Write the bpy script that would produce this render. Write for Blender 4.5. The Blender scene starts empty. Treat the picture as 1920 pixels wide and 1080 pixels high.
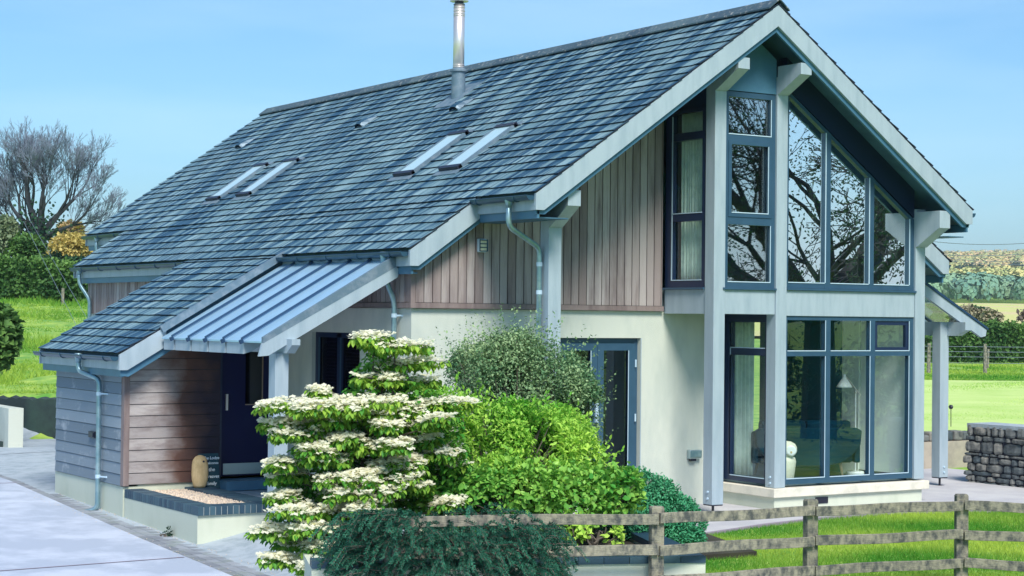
import bpy, math, random
import numpy as np
from math import sin, cos, pi, radians, sqrt, atan2
from mathutils import Vector, Matrix
rng = np.random.default_rng(7); random.seed(7)
S = bpy.context.scene
# ------------------------------------------------------------------ camera
CAM = np.array([-15.763, -18.084, 2.217]); YAW, PIT, ROL, FPX = 0.57146281, 0.0160825, -0.01047539, 3378.4
def cam_axes():
    f = np.array([sin(YAW)*cos(PIT), cos(YAW)*cos(PIT), sin(PIT)])
    r = np.array([cos(YAW), -sin(YAW), 0]); d = np.cross(f, r); c, s = cos(ROL), sin(ROL)
    return c*r+s*d, -s*r+c*d, f
AR, AD, AF = cam_axes()
def PX(x, y, d):
    """a survey helper: the point seen d metres away in direction (x, y)"""
    return CAM + (AR*(x-960)/FPX + AD*(y-540)/FPX + AF)*d
cd = bpy.data.cameras.new('camera'); cam = bpy.data.objects.new('camera', cd); S.collection.objects.link(cam)
cd.sensor_width = 36; cd.lens = FPX/1920*36; cd.clip_start = .1; cd.clip_end = 9000
cam.matrix_world = Matrix(((AR[0], -AD[0], -AF[0], CAM[0]), (AR[1], -AD[1], -AF[1], CAM[1]), (AR[2], -AD[2], -AF[2], CAM[2]), (0, 0, 0, 1)))
S.camera = cam
# ------------------------------------------------------------------ sky, sun, exposure
SUN_AZ, SUN_EL = radians(199), radians(48)      # compass azimuth (from +Y, clockwise) and elevation
w = bpy.data.worlds.new('World'); S.world = w; w.use_nodes = True
nt = w.node_tree; bg = nt.nodes['Background']; sk = nt.nodes.new('ShaderNodeTexSky'); sk.sky_type = 'NISHITA'
sk.sun_disc = False; sk.sun_elevation = SUN_EL; sk.sun_rotation = SUN_AZ; sk.air_density = 1.0; sk.dust_density = .6; sk.ozone_density = 1.6
mxs = nt.nodes.new('ShaderNodeMix'); mxs.data_type = 'RGBA'; mxs.blend_type = 'MULTIPLY'; mxs.inputs[0].default_value = 1; mxs.inputs[7].default_value = (.60, .92, 1.12, 1)
nt.links.new(sk.outputs[0], mxs.inputs[6]); nt.links.new(mxs.outputs[2], bg.inputs[0]); bg.inputs[1].default_value = .084
tcw = nt.nodes.new('ShaderNodeTexCoord'); mpw = nt.nodes.new('ShaderNodeMapping'); mpw.inputs['Scale'].default_value = (1.5, 1.5, 9); nt.links.new(tcw.outputs['Generated'], mpw.inputs['Vector'])
cln = nt.nodes.new('ShaderNodeTexNoise'); cln.inputs['Scale'].default_value = 2.2; cln.inputs['Detail'].default_value = 7; nt.links.new(mpw.outputs[0], cln.inputs['Vector'])
clr = nt.nodes.new('ShaderNodeMapRange'); clr.inputs[1].default_value = .45; clr.inputs[2].default_value = .8; clr.inputs[4].default_value = .22; nt.links.new(cln.outputs[0], clr.inputs[0])
clm = nt.nodes.new('ShaderNodeMix'); clm.data_type = 'RGBA'; clm.inputs[7].default_value = (7.6, 9.2, 9.8, 1); nt.links.new(clr.outputs[0], clm.inputs[0]); nt.links.new(mxs.outputs[2], clm.inputs[6]); nt.links.new(clm.outputs[2], bg.inputs[0])
sd = bpy.data.lights.new('sun', 'SUN'); sd.energy = 3.0; sd.angle = radians(22); sd.color = (1, .93, .82)
sun = bpy.data.objects.new('sun', sd); S.collection.objects.link(sun)
sv = Vector((sin(SUN_AZ)*cos(SUN_EL), cos(SUN_AZ)*cos(SUN_EL), sin(SUN_EL)))
sun.rotation_euler = sv.to_track_quat('Z', 'Y').to_euler(); sun.location = (-20, -30, 40)
S.view_settings.view_transform = 'Standard'; S.view_settings.look = 'None'; S.view_settings.exposure = .82; S.view_settings.gamma = 1
# ------------------------------------------------------------------ materials
MT = {}
def mat(name, c1, c2=None, c3=None, rough=.6, metal=0., ns=3., lo=.45, hi=.65, st=(1, 1, 1), bump=0., bs=60., leaf=0., spec=.5, bst=(1,1,1), detail=6.):
    m = bpy.data.materials.new(name); m.use_nodes = True; n = m.node_tree.nodes; L = m.node_tree.links
    b = n['Principled BSDF']; b.inputs['Roughness'].default_value = rough; b.inputs['Metallic'].default_value = metal
    b.inputs['Specular IOR Level'].default_value = spec
    def rgb(c): return (c[0], c[1], c[2], 1)
    geo = n.new('ShaderNodeNewGeometry')
    def noise(scale, stretch, det):
        mp = n.new('ShaderNodeMapping'); mp.inputs['Scale'].default_value = stretch; L.new(geo.outputs['Position'], mp.inputs['Vector'])
        t = n.new('ShaderNodeTexNoise'); t.inputs['Scale'].default_value = scale; t.inputs['Detail'].default_value = det; t.inputs['Roughness'].default_value = .62
        L.new(mp.outputs[0], t.inputs['Vector']); return t
    col = None
    b.inputs['Base Color'].default_value = rgb(c1)
    if c2:
        at = n.new('ShaderNodeAttribute'); at.attribute_name = 'tint'
        mx = n.new('ShaderNodeMix'); mx.data_type = 'RGBA'; mx.inputs[6].default_value = rgb(c1); mx.inputs[7].default_value = rgb(c2)
        L.new(at.outputs['Fac'], mx.inputs[0]); col = mx.outputs[2]
    if c3:
        t = noise(ns, st, detail); mr = n.new('ShaderNodeMapRange'); mr.inputs[1].default_value = lo; mr.inputs[2].default_value = hi
        L.new(t.outputs[0], mr.inputs[0]); mx = n.new('ShaderNodeMix'); mx.data_type = 'RGBA'
        mx.inputs[6].default_value = rgb(c1); mx.inputs[7].default_value = rgb(c3)
        if col: L.new(col, mx.inputs[6])
        L.new(mr.outputs[0], mx.inputs[0]); col = mx.outputs[2]
    if col: L.new(col, b.inputs['Base Color'])
    if bump:
        t = noise(bs, bst, 8.); bp = n.new('ShaderNodeBump'); bp.inputs['Strength'].default_value = bump; bp.inputs['Distance'].default_value = .02
        L.new(t.outputs[0], bp.inputs['Height']); L.new(bp.outputs[0], b.inputs['Normal'])
    if leaf:
        b.inputs['Specular IOR Level'].default_value = .22
        tr = n.new('ShaderNodeBsdfTranslucent'); tr.inputs[0].default_value = rgb(c1)
        if col: L.new(col, tr.inputs[0])
        ms = n.new('ShaderNodeMixShader'); ms.inputs[0].default_value = leaf
        L.new(b.outputs[0], ms.inputs[1]); L.new(tr.outputs[0], ms.inputs[2]); L.new(ms.outputs[0], n['Material Output'].inputs[0])
    MT[name] = m; m['base'] = 0; return m
def glass(name, tint, k0, k1):
    m = bpy.data.materials.new(name); m.use_nodes = True; n = m.node_tree.nodes; L = m.node_tree.links; n.remove(n['Principled BSDF'])
    tr = n.new('ShaderNodeBsdfTransparent'); tr.inputs[0].default_value = (*tint, 1); gl = n.new('ShaderNodeBsdfGlossy'); gl.inputs['Roughness'].default_value = 0
    gl.inputs[0].default_value = (1, 1, 1, 1)
    lw = n.new('ShaderNodeLayerWeight'); lw.inputs[0].default_value = .35; mr = n.new('ShaderNodeMapRange'); mr.inputs[3].default_value = k0; mr.inputs[4].default_value = k1
    L.new(lw.outputs['Fresnel'], mr.inputs[0]); ms = n.new('ShaderNodeMixShader'); L.new(mr.outputs[0], ms.inputs[0]); L.new(tr.outputs[0], ms.inputs[1]); L.new(gl.outputs[0], ms.inputs[2])
    L.new(ms.outputs[0], n['Material Output'].inputs[0]); MT[name] = m; return m
def emis(name, c): return mat(name, c)
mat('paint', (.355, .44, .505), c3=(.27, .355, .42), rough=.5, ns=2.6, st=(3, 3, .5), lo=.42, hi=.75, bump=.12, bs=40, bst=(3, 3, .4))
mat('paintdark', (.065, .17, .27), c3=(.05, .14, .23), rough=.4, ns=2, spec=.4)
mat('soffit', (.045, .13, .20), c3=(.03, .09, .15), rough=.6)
mat('frame', (.035, .088, .15), c3=(.028, .075, .13), rough=.32, ns=3)
mat('framenavy', (.012, .026, .07), rough=.3)
mat('bead', (.45, .60, .72), rough=.35)
mat('cream', (.56, .60, .54), c3=(.41, .47, .44), rough=.9, ns=1.3, lo=.42, hi=.72, st=(1.6, 1.6, .6), bump=.3, bs=90)
mat('creamdirty', (.57, .61, .51), c3=(.46, .52, .42), rough=.9, ns=1.6, lo=.5, hi=.78, bump=.18, bs=90, st=(1.6, 1.6, .5))
mat('stonecap', (.74, .70, .60), c3=(.60, .58, .50), rough=.8, ns=4, bump=.1)
mat('cedar', (.24, .19, .185), (.43, .385, .38), (.12, .085, .09), rough=.8, ns=2.4, lo=.46, hi=.78, st=(3, 3, .35), bump=.35, bs=30, bst=(4, 4, .25))
mat('cedargrey', (.15, .20, .25), (.27, .33, .385), (.44, .48, .52), rough=.8, ns=3, lo=.55, hi=.8, st=(1, 1, 1.5), bump=.3, bs=30, bst=(.4, .4, 5))
mat('slate', (.13, .235, .275), (.25, .38, .42), (.012, .06, .115), rough=.45, ns=2.3, lo=.455, hi=.55, st=(.26, 3.0, .26), bump=.35, bs=22, spec=.6)
mat('slateshade', (.01, .02, .04), rough=.9)  # slate edges only: the shadow line under each course, painted as near-black colour
mat('ridge', (.03, .065, .10), (.07, .12, .15), (.34, .34, .33), rough=.8, ns=16, lo=.57, hi=.68, bump=.3, bs=50)
mat('zinc', (.38, .60, .78), c3=(.33, .54, .72), rough=.3, metal=.3, ns=2)
mat('seam', (.02, .06, .13), rough=.5, metal=.3)
mat('gutter', (.03, .085, .14), c3=(.025, .07, .12), rough=.35, metal=.2)
mat('pipe', (.22, .36, .42), c3=(.36, .50, .54), rough=.38, metal=.65, ns=7)
mat('steel', (.80, .74, .72), rough=.38, metal=.75)
mat('lead', (.12, .19, .25), c3=(.2, .26, .32), rough=.6, metal=.2, ns=8)
mat('skyglass', (.42, .60, .68), rough=.25, spec=.8)  # pale sky reflection put into the base colour of the panes
mat('black', (.012, .014, .03), rough=.4)
mat('door', (.004, .007, .055), rough=.45, spec=.25)
mat('plate', (.42, .52, .55), rough=.35, metal=.7)
mat('brick', (.015, .045, .085), (.05, .11, .15), rough=.5, bump=.2)
mat('mortar', (.40, .44, .46), rough=.9)
mat('pebble', (.75, .62, .48), (.42, .36, .33), rough=.8)
mat('interior', (.88, .92, .86), rough=.9)
mat('teal', (.025, .17, .22), rough=.9)
mat('intfloor', (.10, .15, .17), rough=.6)
mat('inttimber', (.30, .22, .16), rough=.6)
mat('curtain', (.78, .90, .82), c3=(.62, .76, .70), rough=.9, ns=9, leaf=.25)
mat('sofa', (.002, .035, .065), spec=.08, c3=(.001, .028, .05), rough=.95, ns=20, bump=.2, bs=200)
mat('owlwhite', (.80, .76, .62), c3=(.70, .66, .54), rough=.7, ns=9)
mat('owlwood', (.66, .50, .28), c3=(.46, .33, .16), rough=.7, ns=6, lo=.4, hi=.6, st=(1, 1, .6))
mat('white', (.82, .84, .84), rough=.4)
mat('lampbulb', (.85, .80, .62), c3=(.7, .66, .5), rough=.35, ns=20)
mat('slateboard', (.012, .06, .085), c3=(.02, .08, .11), rough=.7)
mat('chalk', (.85, .9, .92), rough=.9)
mat('fencewood', (.33, .30, .235), (.24, .23, .17), (.07, .075, .075), rough=.9, ns=9, lo=.40, hi=.64, st=(1.6, 1.6, 1.1), bump=.5, bs=30, bst=(.6, .6, 4))
mat('concrete', (.50, .56, .68), c3=(.37, .43, .54), rough=.9, ns=1.1, lo=.42, hi=.57, bump=.4, bs=120, detail=15)
mat('joint', (.26, .22, .28), rough=.9)
mat('paver', (.18, .20, .24), (.30, .33, .38), c3=(.22, .26, .25), rough=.9, ns=4, lo=.5, hi=.7, bump=.15)
mat('slab', (.42, .42, .46), c3=(.52, .52, .54), rough=.9, ns=1.3, lo=.4, hi=.65, bump=.15)
mat('flag', (.36, .42, .48), c3=(.26, .32, .37), rough=.85, ns=5, bump=.3, bs=12)
mat('soil', (.03, .028, .02), c3=(.05, .05, .03), rough=1, bump=.4)
mat('lawn', (.10, .29, .04), c3=(.36, .50, .09), rough=.95, ns=1.6, lo=.35, hi=.65, bump=.5, bs=60)
mat('grass', (.06, .27, .025), (.46, .60, .09), rough=.7, leaf=.35)
mat('rock', (.06, .085, .105), (.24, .235, .22), (.03, .04, .05), rough=.85, ns=7, lo=.45, hi=.7, bump=.5, bs=20)
mat('rockmortar', (.02, .022, .035), rough=1)
mat('tanwall', (.42, .37, .31), c3=(.30, .27, .24), rough=.9, ns=2.5)
mat('darkwall', (.02, .035, .04), c3=(.035, .07, .06), rough=1, ns=1.2, bump=.5, bs=6)
mat('bark', (.035, .045, .055), c3=(.055, .06, .065), rough=.95)
mat('twig', (.16, .20, .27), rough=.95)
mat('twigbrown', (.10, .085, .07), rough=.9)
mat('leafbright', (.11, .42, .04), (.58, .82, .14), rough=.5, leaf=.35)
mat('leafmid', (.04, .28, .04), (.44, .72, .13), rough=.4, leaf=.3)
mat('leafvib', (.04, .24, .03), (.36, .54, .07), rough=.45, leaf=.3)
mat('leafgrey', (.07, .20, .09), (.48, .62, .32), rough=.5, leaf=.25)
mat('leafhebe', (.04, .27, .13), (.14, .48, .24), rough=.45, leaf=.2)
mat('leafconifer', (.005, .045, .030), (.06, .27, .17), rough=.6, leaf=.1)
mat('petal', (.90, .89, .74), (.82, .78, .48), rough=.6, leaf=.5)
mat('leafhedge', (.03, .10, .03), (.16, .30, .07), rough=.6, leaf=.2)
mat('leafdark', (.012, .045, .03), (.05, .13, .06), rough=.6, leaf=.15)
mat('leafivy', (.015, .06, .04), (.05, .13, .06), rough=.6, leaf=.1)
mat('leafyellow', (.50, .42, .12), (.75, .62, .25), rough=.7, leaf=.3)
mat('leafpale', (.15, .24, .14), (.36, .42, .24), rough=.7, leaf=.3)
mat('wood_far', (.66, .56, .20), (.34, .44, .16), rough=.9)
mat('wood_orange', (.72, .50, .28), (.74, .60, .24), rough=.9)
mat('wood_blue', (.10, .24, .20), (.24, .38, .22), rough=.9)
mat('wire', (.15, .19, .24), rough=.5)
mat('reed', (.30, .26, .16), (.20, .20, .14), rough=.9)
glass('panefront', (.96, 1., 1.), .34, .85)
glass('panedim', (.45, .55, .62), .06, .4)
glass('panelow', (.96, 1., 1.), .005, .14)
glass('paneroof', (.75, .85, .88), .12, .6)
glass('paneblack', (.25, .28, .45), .05, .4)
# stain on the sheltered boards beside the front door
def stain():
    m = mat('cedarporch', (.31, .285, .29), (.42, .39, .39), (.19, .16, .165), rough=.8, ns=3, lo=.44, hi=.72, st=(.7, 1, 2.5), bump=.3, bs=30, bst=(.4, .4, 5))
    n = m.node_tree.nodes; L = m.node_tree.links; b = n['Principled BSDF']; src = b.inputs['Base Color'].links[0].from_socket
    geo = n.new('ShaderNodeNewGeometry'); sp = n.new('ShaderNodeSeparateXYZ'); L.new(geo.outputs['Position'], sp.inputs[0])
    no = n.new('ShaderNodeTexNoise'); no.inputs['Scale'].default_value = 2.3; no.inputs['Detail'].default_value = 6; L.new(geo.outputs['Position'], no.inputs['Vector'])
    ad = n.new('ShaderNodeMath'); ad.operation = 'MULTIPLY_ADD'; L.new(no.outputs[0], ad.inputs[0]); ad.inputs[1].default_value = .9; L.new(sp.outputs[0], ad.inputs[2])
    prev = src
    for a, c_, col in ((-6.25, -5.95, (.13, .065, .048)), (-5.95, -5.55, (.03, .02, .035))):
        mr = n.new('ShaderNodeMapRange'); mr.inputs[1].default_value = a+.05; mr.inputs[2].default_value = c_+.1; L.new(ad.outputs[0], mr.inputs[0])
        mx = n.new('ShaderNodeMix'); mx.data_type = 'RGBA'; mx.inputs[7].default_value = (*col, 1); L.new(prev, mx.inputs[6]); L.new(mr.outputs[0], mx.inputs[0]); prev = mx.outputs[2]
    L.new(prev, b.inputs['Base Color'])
stain()
# ------------------------------------------------------------------ object helpers
ORG = {}
def tag(o, label=None, cat=None, group=None, kind=None):
    for k, v in (('label', label), ('category', cat), ('group', group), ('kind', kind)):
        if v: o[k] = v
    return o
def empty(name, loc, label=None, cat=None, group=None):
    o = bpy.data.objects.new(name, None); S.collection.objects.link(o); o.location = loc; o.empty_display_size = .2
    ORG[o.name] = np.array(loc, float); return tag(o, label, cat, group)
def link(name, me, parent=None, origin=None):
    o = bpy.data.objects.new(name, me); S.collection.objects.link(o)
    if parent is not None:
        o.parent = parent; org = ORG[parent.name]
    else:
        org = np.array(origin if origin is not None else (0, 0, 0), float); o.location = org
    ORG[o.name] = org
    if np.any(org):
        n = len(me.vertices); co = np.empty(n*3); me.vertices.foreach_get('co', co); co = co.reshape(-1, 3)-org; me.vertices.foreach_set('co', co.ravel()); me.update()
    return o
def npmesh(name, V, F, mats, tint=None, mi=None, smooth=False):
    """V (n,3); F (m,k) uniform polygons"""
    me = bpy.data.meshes.new(name); V = np.asarray(V, float); F = np.asarray(F, int); m, k = F.shape
    me.vertices.add(len(V)); me.vertices.foreach_set('co', V.ravel()); me.loops.add(m*k); me.loops.foreach_set('vertex_index', F.ravel())
    me.polygons.add(m); me.polygons.foreach_set('loop_start', np.arange(m)*k); me.polygons.foreach_set('loop_total', np.full(m, k))
    for x in mats: me.materials.append(MT[x])
    if mi is not None: me.polygons.foreach_set('material_index', np.asarray(mi, int))
    me.update(calc_edges=True)
    if tint is not None:
        a = me.attributes.new('tint', 'FLOAT', 'FACE'); a.data.foreach_set('value', np.asarray(tint, float))
    if smooth: me.polygons.foreach_set('use_smooth', np.ones(m, bool))
    return me
class MB:
    def __init__(s): s.v = []; s.f = []; s.t = []; s.m = []
    def add(s, vs, fs, t=0., m=0):
        b = len(s.v); s.v += [tuple(map(float, p)) for p in vs]
        for f in fs: s.f.append([b+i for i in f]); s.t.append(t); s.m.append(m)
        return s
    def box(s, x0, x1, y0, y1, z0, z1, t=0., m=0):
        if x0 > x1: x0, x1 = x1, x0
        if y0 > y1: y0, y1 = y1, y0
        if z0 > z1: z0, z1 = z1, z0
        v = [(x, y, z) for z in (z0, z1) for y in (y0, y1) for x in (x0, x1)]
        return s.add(v, [(0, 2, 3, 1), (4, 5, 7, 6), (0, 1, 5, 4), (2, 6, 7, 3), (0, 4, 6, 2), (1, 3, 7, 5)], t, m)
    def prism(s, poly, axis, a, b, t=0., m=0):
        """poly: 2D points in the plane normal to axis; extruded a..b"""
        n = len(poly); v = []
        for c in (a, b):
            for p in poly:
                v.append((c, p[0], p[1]) if axis == 0 else (p[0], c, p[1]) if axis == 1 else (p[0], p[1], c))
        fs = [tuple(range(n))[::-1], tuple(range(n, 2*n))]+[(i, (i+1) % n, n+(i+1) % n, n+i) for i in range(n)]
        return s.add(v, fs, t, m)
    def beam(s, p, q, wd, hg, up=(0, 0, 1), t=0., m=0):
        p = np.array(p, float); q = np.array(q, float); d = (q-p)/np.linalg.norm(q-p); u = np.array(up, float); sd_ = np.cross(d, u); sd_ /= np.linalg.norm(sd_); u = np.cross(sd_, d)
        v = []
        for c in (p, q):
            for a, b in ((-1, -1), (1, -1), (1, 1), (-1, 1)): v.append(c+sd_*a*wd/2+u*b*hg/2)
        return s.add(v, [(3, 2, 1, 0), (4, 5, 6, 7), (0, 1, 5, 4), (1, 2, 6, 5), (2, 3, 7, 6), (3, 0, 4, 7)], t, m)
    def tube(s, pts, r, n=8, t=0., m=0, cap=True):
        pts = [np.array(p, float) for p in pts]; R = r if hasattr(r, '__len__') else [r]*len(pts); rings = []; pu = None
        for i, p in enumerate(pts):
            d = pts[min(i+1, len(pts)-1)]-pts[max(i-1, 0)]; d = d/(np.linalg.norm(d)+1e-12)
            if pu is None: pu = np.array((0, 0, 1.)) if abs(d[2]) < .9 else np.array((1., 0, 0))
            sd_ = np.cross(d, pu); sd_ /= np.linalg.norm(sd_)+1e-12; pu = np.cross(sd_, d)
            rings.append([p+R[i]*(cos(2*pi*k/n)*sd_+sin(2*pi*k/n)*pu) for k in range(n)])
        v = [q for rr in rings for q in rr]; fs = []
        for i in range(len(pts)-1):
            for k in range(n): a = i*n+k; b = i*n+(k+1) % n; fs.append((a, b, b+n, a+n))
        if cap: fs.append(tuple(range(n))[::-1]); fs.append(tuple(range((len(pts)-1)*n, len(pts)*n)))
        return s.add(v, fs, t, m)
    def lathe(s, c, prof, n=24, t=0., m=0, sx=1., sy=1.):
        v = []; fs = []
        for r, z in prof:
            for k in range(n): v.append((c[0]+r*cos(2*pi*k/n)*sx, c[1]+r*sin(2*pi*k/n)*sy, c[2]+z))
        for i in range(len(prof)-1):
            for k in range(n): a = i*n+k; b = i*n+(k+1) % n; fs.append((a, b, b+n, a+n))
        fs.append(tuple(range(n))[::-1]); fs.append(tuple(range((len(prof)-1)*n, len(prof)*n)))
        return s.add(v, fs, t, m)
    def build(s, name, mats, parent=None, smooth=False, bevel=0., origin=None):
        me = bpy.data.meshes.new(name); me.from_pydata(s.v, [], s.f)
        for x in ([mats] if isinstance(mats, str) else mats): me.materials.append(MT[x])
        me.polygons.foreach_set('material_index', s.m)
        a = me.attributes.new('tint', 'FLOAT', 'FACE'); a.data.foreach_set('value', s.t)
        if smooth: me.polygons.foreach_set('use_smooth', [True]*len(s.f))
        me.update(); o = link(name, me, parent, origin)
        if bevel:
            b = o.modifiers.new('bevel', 'BEVEL'); b.width = bevel; b.segments = 2; b.limit_method = 'ANGLE'; b.angle_limit = radians(40)
        return o
def R(a, b): return float(rng.uniform(a, b))
def bx(name, m, parent, *bs, bevel=0.):
    q = MB()
    for b in bs: q.box(*b)
    return q.build(name, m, parent, bevel=bevel)
# ------------------------------------------------------------------ terrain
def H(x, y):
    x = np.asarray(x, float); y = np.asarray(y, float)
    zl = -.5+.034*(np.clip(y, -1, 9)-5)
    wd = np.clip((x+7.15)/1.45, 0, 1); z = zl*(1-wd)+(-.3)*wd
    z = np.where(x > -7.15, z, zl)
    s = (x-CAM[0])*AF[0]+(y-CAM[1])*AF[1]; t = (x-CAM[0])*AR[0]+(y-CAM[1])*AR[1]
    q = t/np.maximum(s, 1)
    hl = np.interp(s, [0, 37.4, 38.4, 85, 110, 160, 400, 3600], [-.42, -.42, .42, 2.75, 3.4, 3.6, 2, 0])
    hr = np.interp(s, [0, 115, 250, 500, 900, 1300, 1900, 2500, 3600], [-.3, -.3, 3.2, 7., 14, 34, 62, 86, 88])
    hr = hr+np.where(s > 1000, (sin(.9)*6+np.sin(x*.0031+1)*7+np.sin(x*.008+y*.002)*4), 0)*np.clip((s-1000)/500, 0, 1)
    m = np.clip((q+.15)/.25, 0, 1); m = m*m*(3-2*m); far = hl*(1-m)+hr*m
    k = np.clip((s-33)/3.5, 0, 1)
    tuft = np.where((s > 38) & (q < 0), .10*np.sin(x*1.7+np.sin(y*.9)*2)*np.sin(y*1.3+x*.4), 0)
    return z*(1-k)+far*k+tuft
def grid(xs, ys):
    X, Y = np.meshgrid(xs, ys); Z = H(X, Y); V = np.stack([X, Y, Z], -1).reshape(-1, 3); nx, ny = len(xs), len(ys)
    i = np.arange(nx-1)[None, :]+np.arange(ny-1)[:, None]*nx; F = np.stack([i, i+1, i+nx+1, i+nx], -1).reshape(-1, 4); return V, F
xs = np.concatenate([[-5200, -3500, -2200, -1400, -900, -600, -400, -250, -160, -100, -70, -50, -40, -32, -26, -21, -17], np.arange(-14, 14, .4), np.arange(14, 60, 1.5), np.arange(60, 140, 6), np.arange(140, 500, 25), np.arange(500, 2600, 70), [2700, 3200, 4200, 5200]])
ys = np.concatenate([[-4200, -2500, -1200, -600, -300, -150, -80, -50, -35, -28, -22, -17, -13], np.arange(-10, 26, .4), np.arange(26, 110, 1.2), np.arange(110, 500, 18), np.arange(500, 2600, 70), [2700, 3300, 4200, 5200]])
V, F = grid(xs, ys)
tag(link('ground', npmesh('ground', V, F, ['lawn'], smooth=True)), kind='structure')
def sheet(name, quads, dz, m, t=None):
    b = []; fs = []; tt = []
    for qi, (p0, p1, p2, p3) in enumerate(quads):
        p0, p1, p2, p3 = [np.array(p, float) for p in (p0, p1, p2, p3)]
        n = max(1, int(max(np.linalg.norm(p1-p0), np.linalg.norm(p2-p3))/.4)); k = max(1, int(max(np.linalg.norm(p3-p0), np.linalg.norm(p2-p1))/.4)); st = len(b)
        for j in range(k+1):
            for i in range(n+1):
                u, v = i/n, j/k; p = p0*(1-u)*(1-v)+p1*u*(1-v)+p2*u*v+p3*(1-u)*v; b.append((p[0], p[1], float(H(p[0], p[1]))+dz))
        for j in range(k):
            for i in range(n): a = st+j*(n+1)+i; fs.append((a, a+1, a+n+2, a+n+1)); tt.append(t[qi] if t is not None else 0)
    return tag(link(name, npmesh(name, b, fs, [m], tint=tt)), kind='structure')
# pavings round the house
sheet('driveway', [((-15.5, -14), (-7.75, -6), (-7.6, 3), (-15.5, 3)), ((-15.5, 3), (-7.6, 3), (-7.2, 13), (-15.5, 13))], .030, 'concrete')
sheet('driveway_joint', [((-15.4, 1.13), (-7.66, 1.42), (-7.66, 1.45), (-15.4, 1.16)), ((-15.4, 8.4), (-7.36, 8.65), (-7.36, 8.68), (-15.4, 8.43))], .036, 'joint')
# brick edging strip: one mesh of small pavers
q = MB(); y = -6.0
while y < 13:
    for c in range(3):
        xa = np.interp(y, [-6, 3, 13], [-7.75, -7.6, -7.2])+.012+c*.13
        if xa+.12 > -7.17 and y > 2.1: continue
        z = float(H(xa+.06, y+.05))
        q.box(xa, xa+.122, y+R(0, .004), y+.205, z-.05, z+.026+R(-.002, .002), t=R(0, 1))
    y += .212
tag(q.build('brick_edging', 'paver'), kind='structure')
sheet('porch_paving', [((-7.7, -6.5), (-4.9, -6.5), (-4.9, 2.4), (-7.5, 2.4)), ((-7.6, 2.4), (-7.1, 2.4), (-7.0, 7.6), (-7.6, 7.6)), ((-8.2, 7.55), (-5, 7.55), (-5, 20), (-8.2, 20))], .014, 'flag')
sheet('yard_paving', [((-15.5, 13), (-8.2, 13), (-8.2, 21), (-15.5, 26.0)), ((-8.2, 13.5), (-3, 13.5), (-.6, 17.8), (-8.2, 22.0))], .018, 'flag')
pe = [(-4.9, -2.2), (-3.4, -1.75), (-2.5, -1.62), (-1.2, -1.22), (-.16, -1.02), (1.0, -1.0), (2.0, -1.2), (2.9, -1.6), (4.5, -2.6), (5.5, -3.4)]
sheet('path', [((a[0], a[1]), (b[0], b[1]), (b[0], 1.2), (a[0], 1.2)) for a, b in zip(pe[:-1], pe[1:])]+[((2.6, 1.2), (7.2, 1.2), (7.2, 3.9), (2.6, 3.9)), ((5.5, -3.4), (7.2, -4), (7.2, 1.2), (5.5, 1.2))], .012, 'slab')
q = MB()
for a, b in zip(pe[:-1], pe[1:]):
    za, zb = -.3, -.3; q.beam((a[0], a[1]-.04, za), (b[0], b[1]-.04, zb), .07, .06)
tag(q.build('path_edging', 'joint'), kind='structure')
# ------------------------------------------------------------------ the house
house = empty('house', (-.43, 7, -.3), 'large blue-grey timber-framed lodge with a steep stepped slate roof and a glazed gable bay', 'house')
XR = -.43; ZR = 6.29; SL = .70
def zt(x): return ZR-SL*abs(x-XR)
def Pt(name, m, *bs, bevel=0.): return bx(name, m, house, *bs, bevel=bevel)
# --- rendered walls
def wall_open_y(q, x0, x1, y0, y1, z0, z1, ops):
    """a wall running along x, with openings (xa,xb,za,zb)"""
    xs_ = [x0]+[c for o in ops for c in (o[0], o[1])]+[x1]
    for i in range(0, len(xs_), 2): q.box(xs_[i], xs_[i+1], y0, y1, z0, z1)
    for o in ops:
        if o[2] > z0: q.box(o[0], o[1], y0, y1, z0, o[2])
        if o[3] < z1: q.box(o[0], o[1], y0, y1, o[3], z1)
def wall_open_x(q, y0, y1, x0, x1, z0, z1, ops):
    ys_ = [y0]+[c for o in ops for c in (o[0], o[1])]+[y1]
    for i in range(0, len(ys_), 2): q.box(x0, x1, ys_[i], ys_[i+1], z0, z1)
    for o in ops:
        if o[2] > z0: q.box(x0, x1, o[0], o[1], z0, o[2])
        if o[3] < z1: q.box(x0, x1, o[0], o[1], o[3], z1)
q = MB(); wall_open_y(q, -4.885, -.06, 1.10, 1.33, -.35, 2.31, [(-2.72, -1.39, -.03, 1.955)]); q.build('wall', 'cream', house)
q = MB(); wall_open_x(q, 1.33, 4.95, -4.885, -4.66, -.35, 2.31, [(2.43, 3.80, .86, 1.99)]); q.build('wall', 'cream', house)
q = MB(); q.box(-4.885, -4.66, 7.5, 12.6, -.35, 2.2); q.box(-3.8, 2.745, 14.3, 14.5, -.35, 3.4); wall_open_x(q, 1.1, 14.3, 2.56, 2.745, -.35, 3.72, [(3.3, 4.85, .0, 2.2), (5.5, 8.5, .9, 2.2)]); q.box(-4.0, -3.8, 12.6, 14.3, -.35, 3.3); q.box(-4.66, -4.0, 12.4, 12.6, -.35, 3.)
q.build('wall', 'cream', house)
q = MB(); q.box(-7.155, -6.95, 4.76, 7.5, -.75, -.085); q.box(-6.95, -5.79, 4.76, 4.98, -.75, -.06); q.prism([(-6.95, -.75), (-4.66, -.75), (-4.66, 2.6), (-5.1, 2.6), (-6.95, 1.65)], 1, 7.3, 7.5); q.build('wall', 'creamdirty', house)
q = MB()
q.prism([(-4.0, 3.4), (2.74, 3.4), (2.74, 3.70), (-.43, 5.92)], 1, 14.3, 14.48); q.build('wall', 'cream', house)
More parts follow.
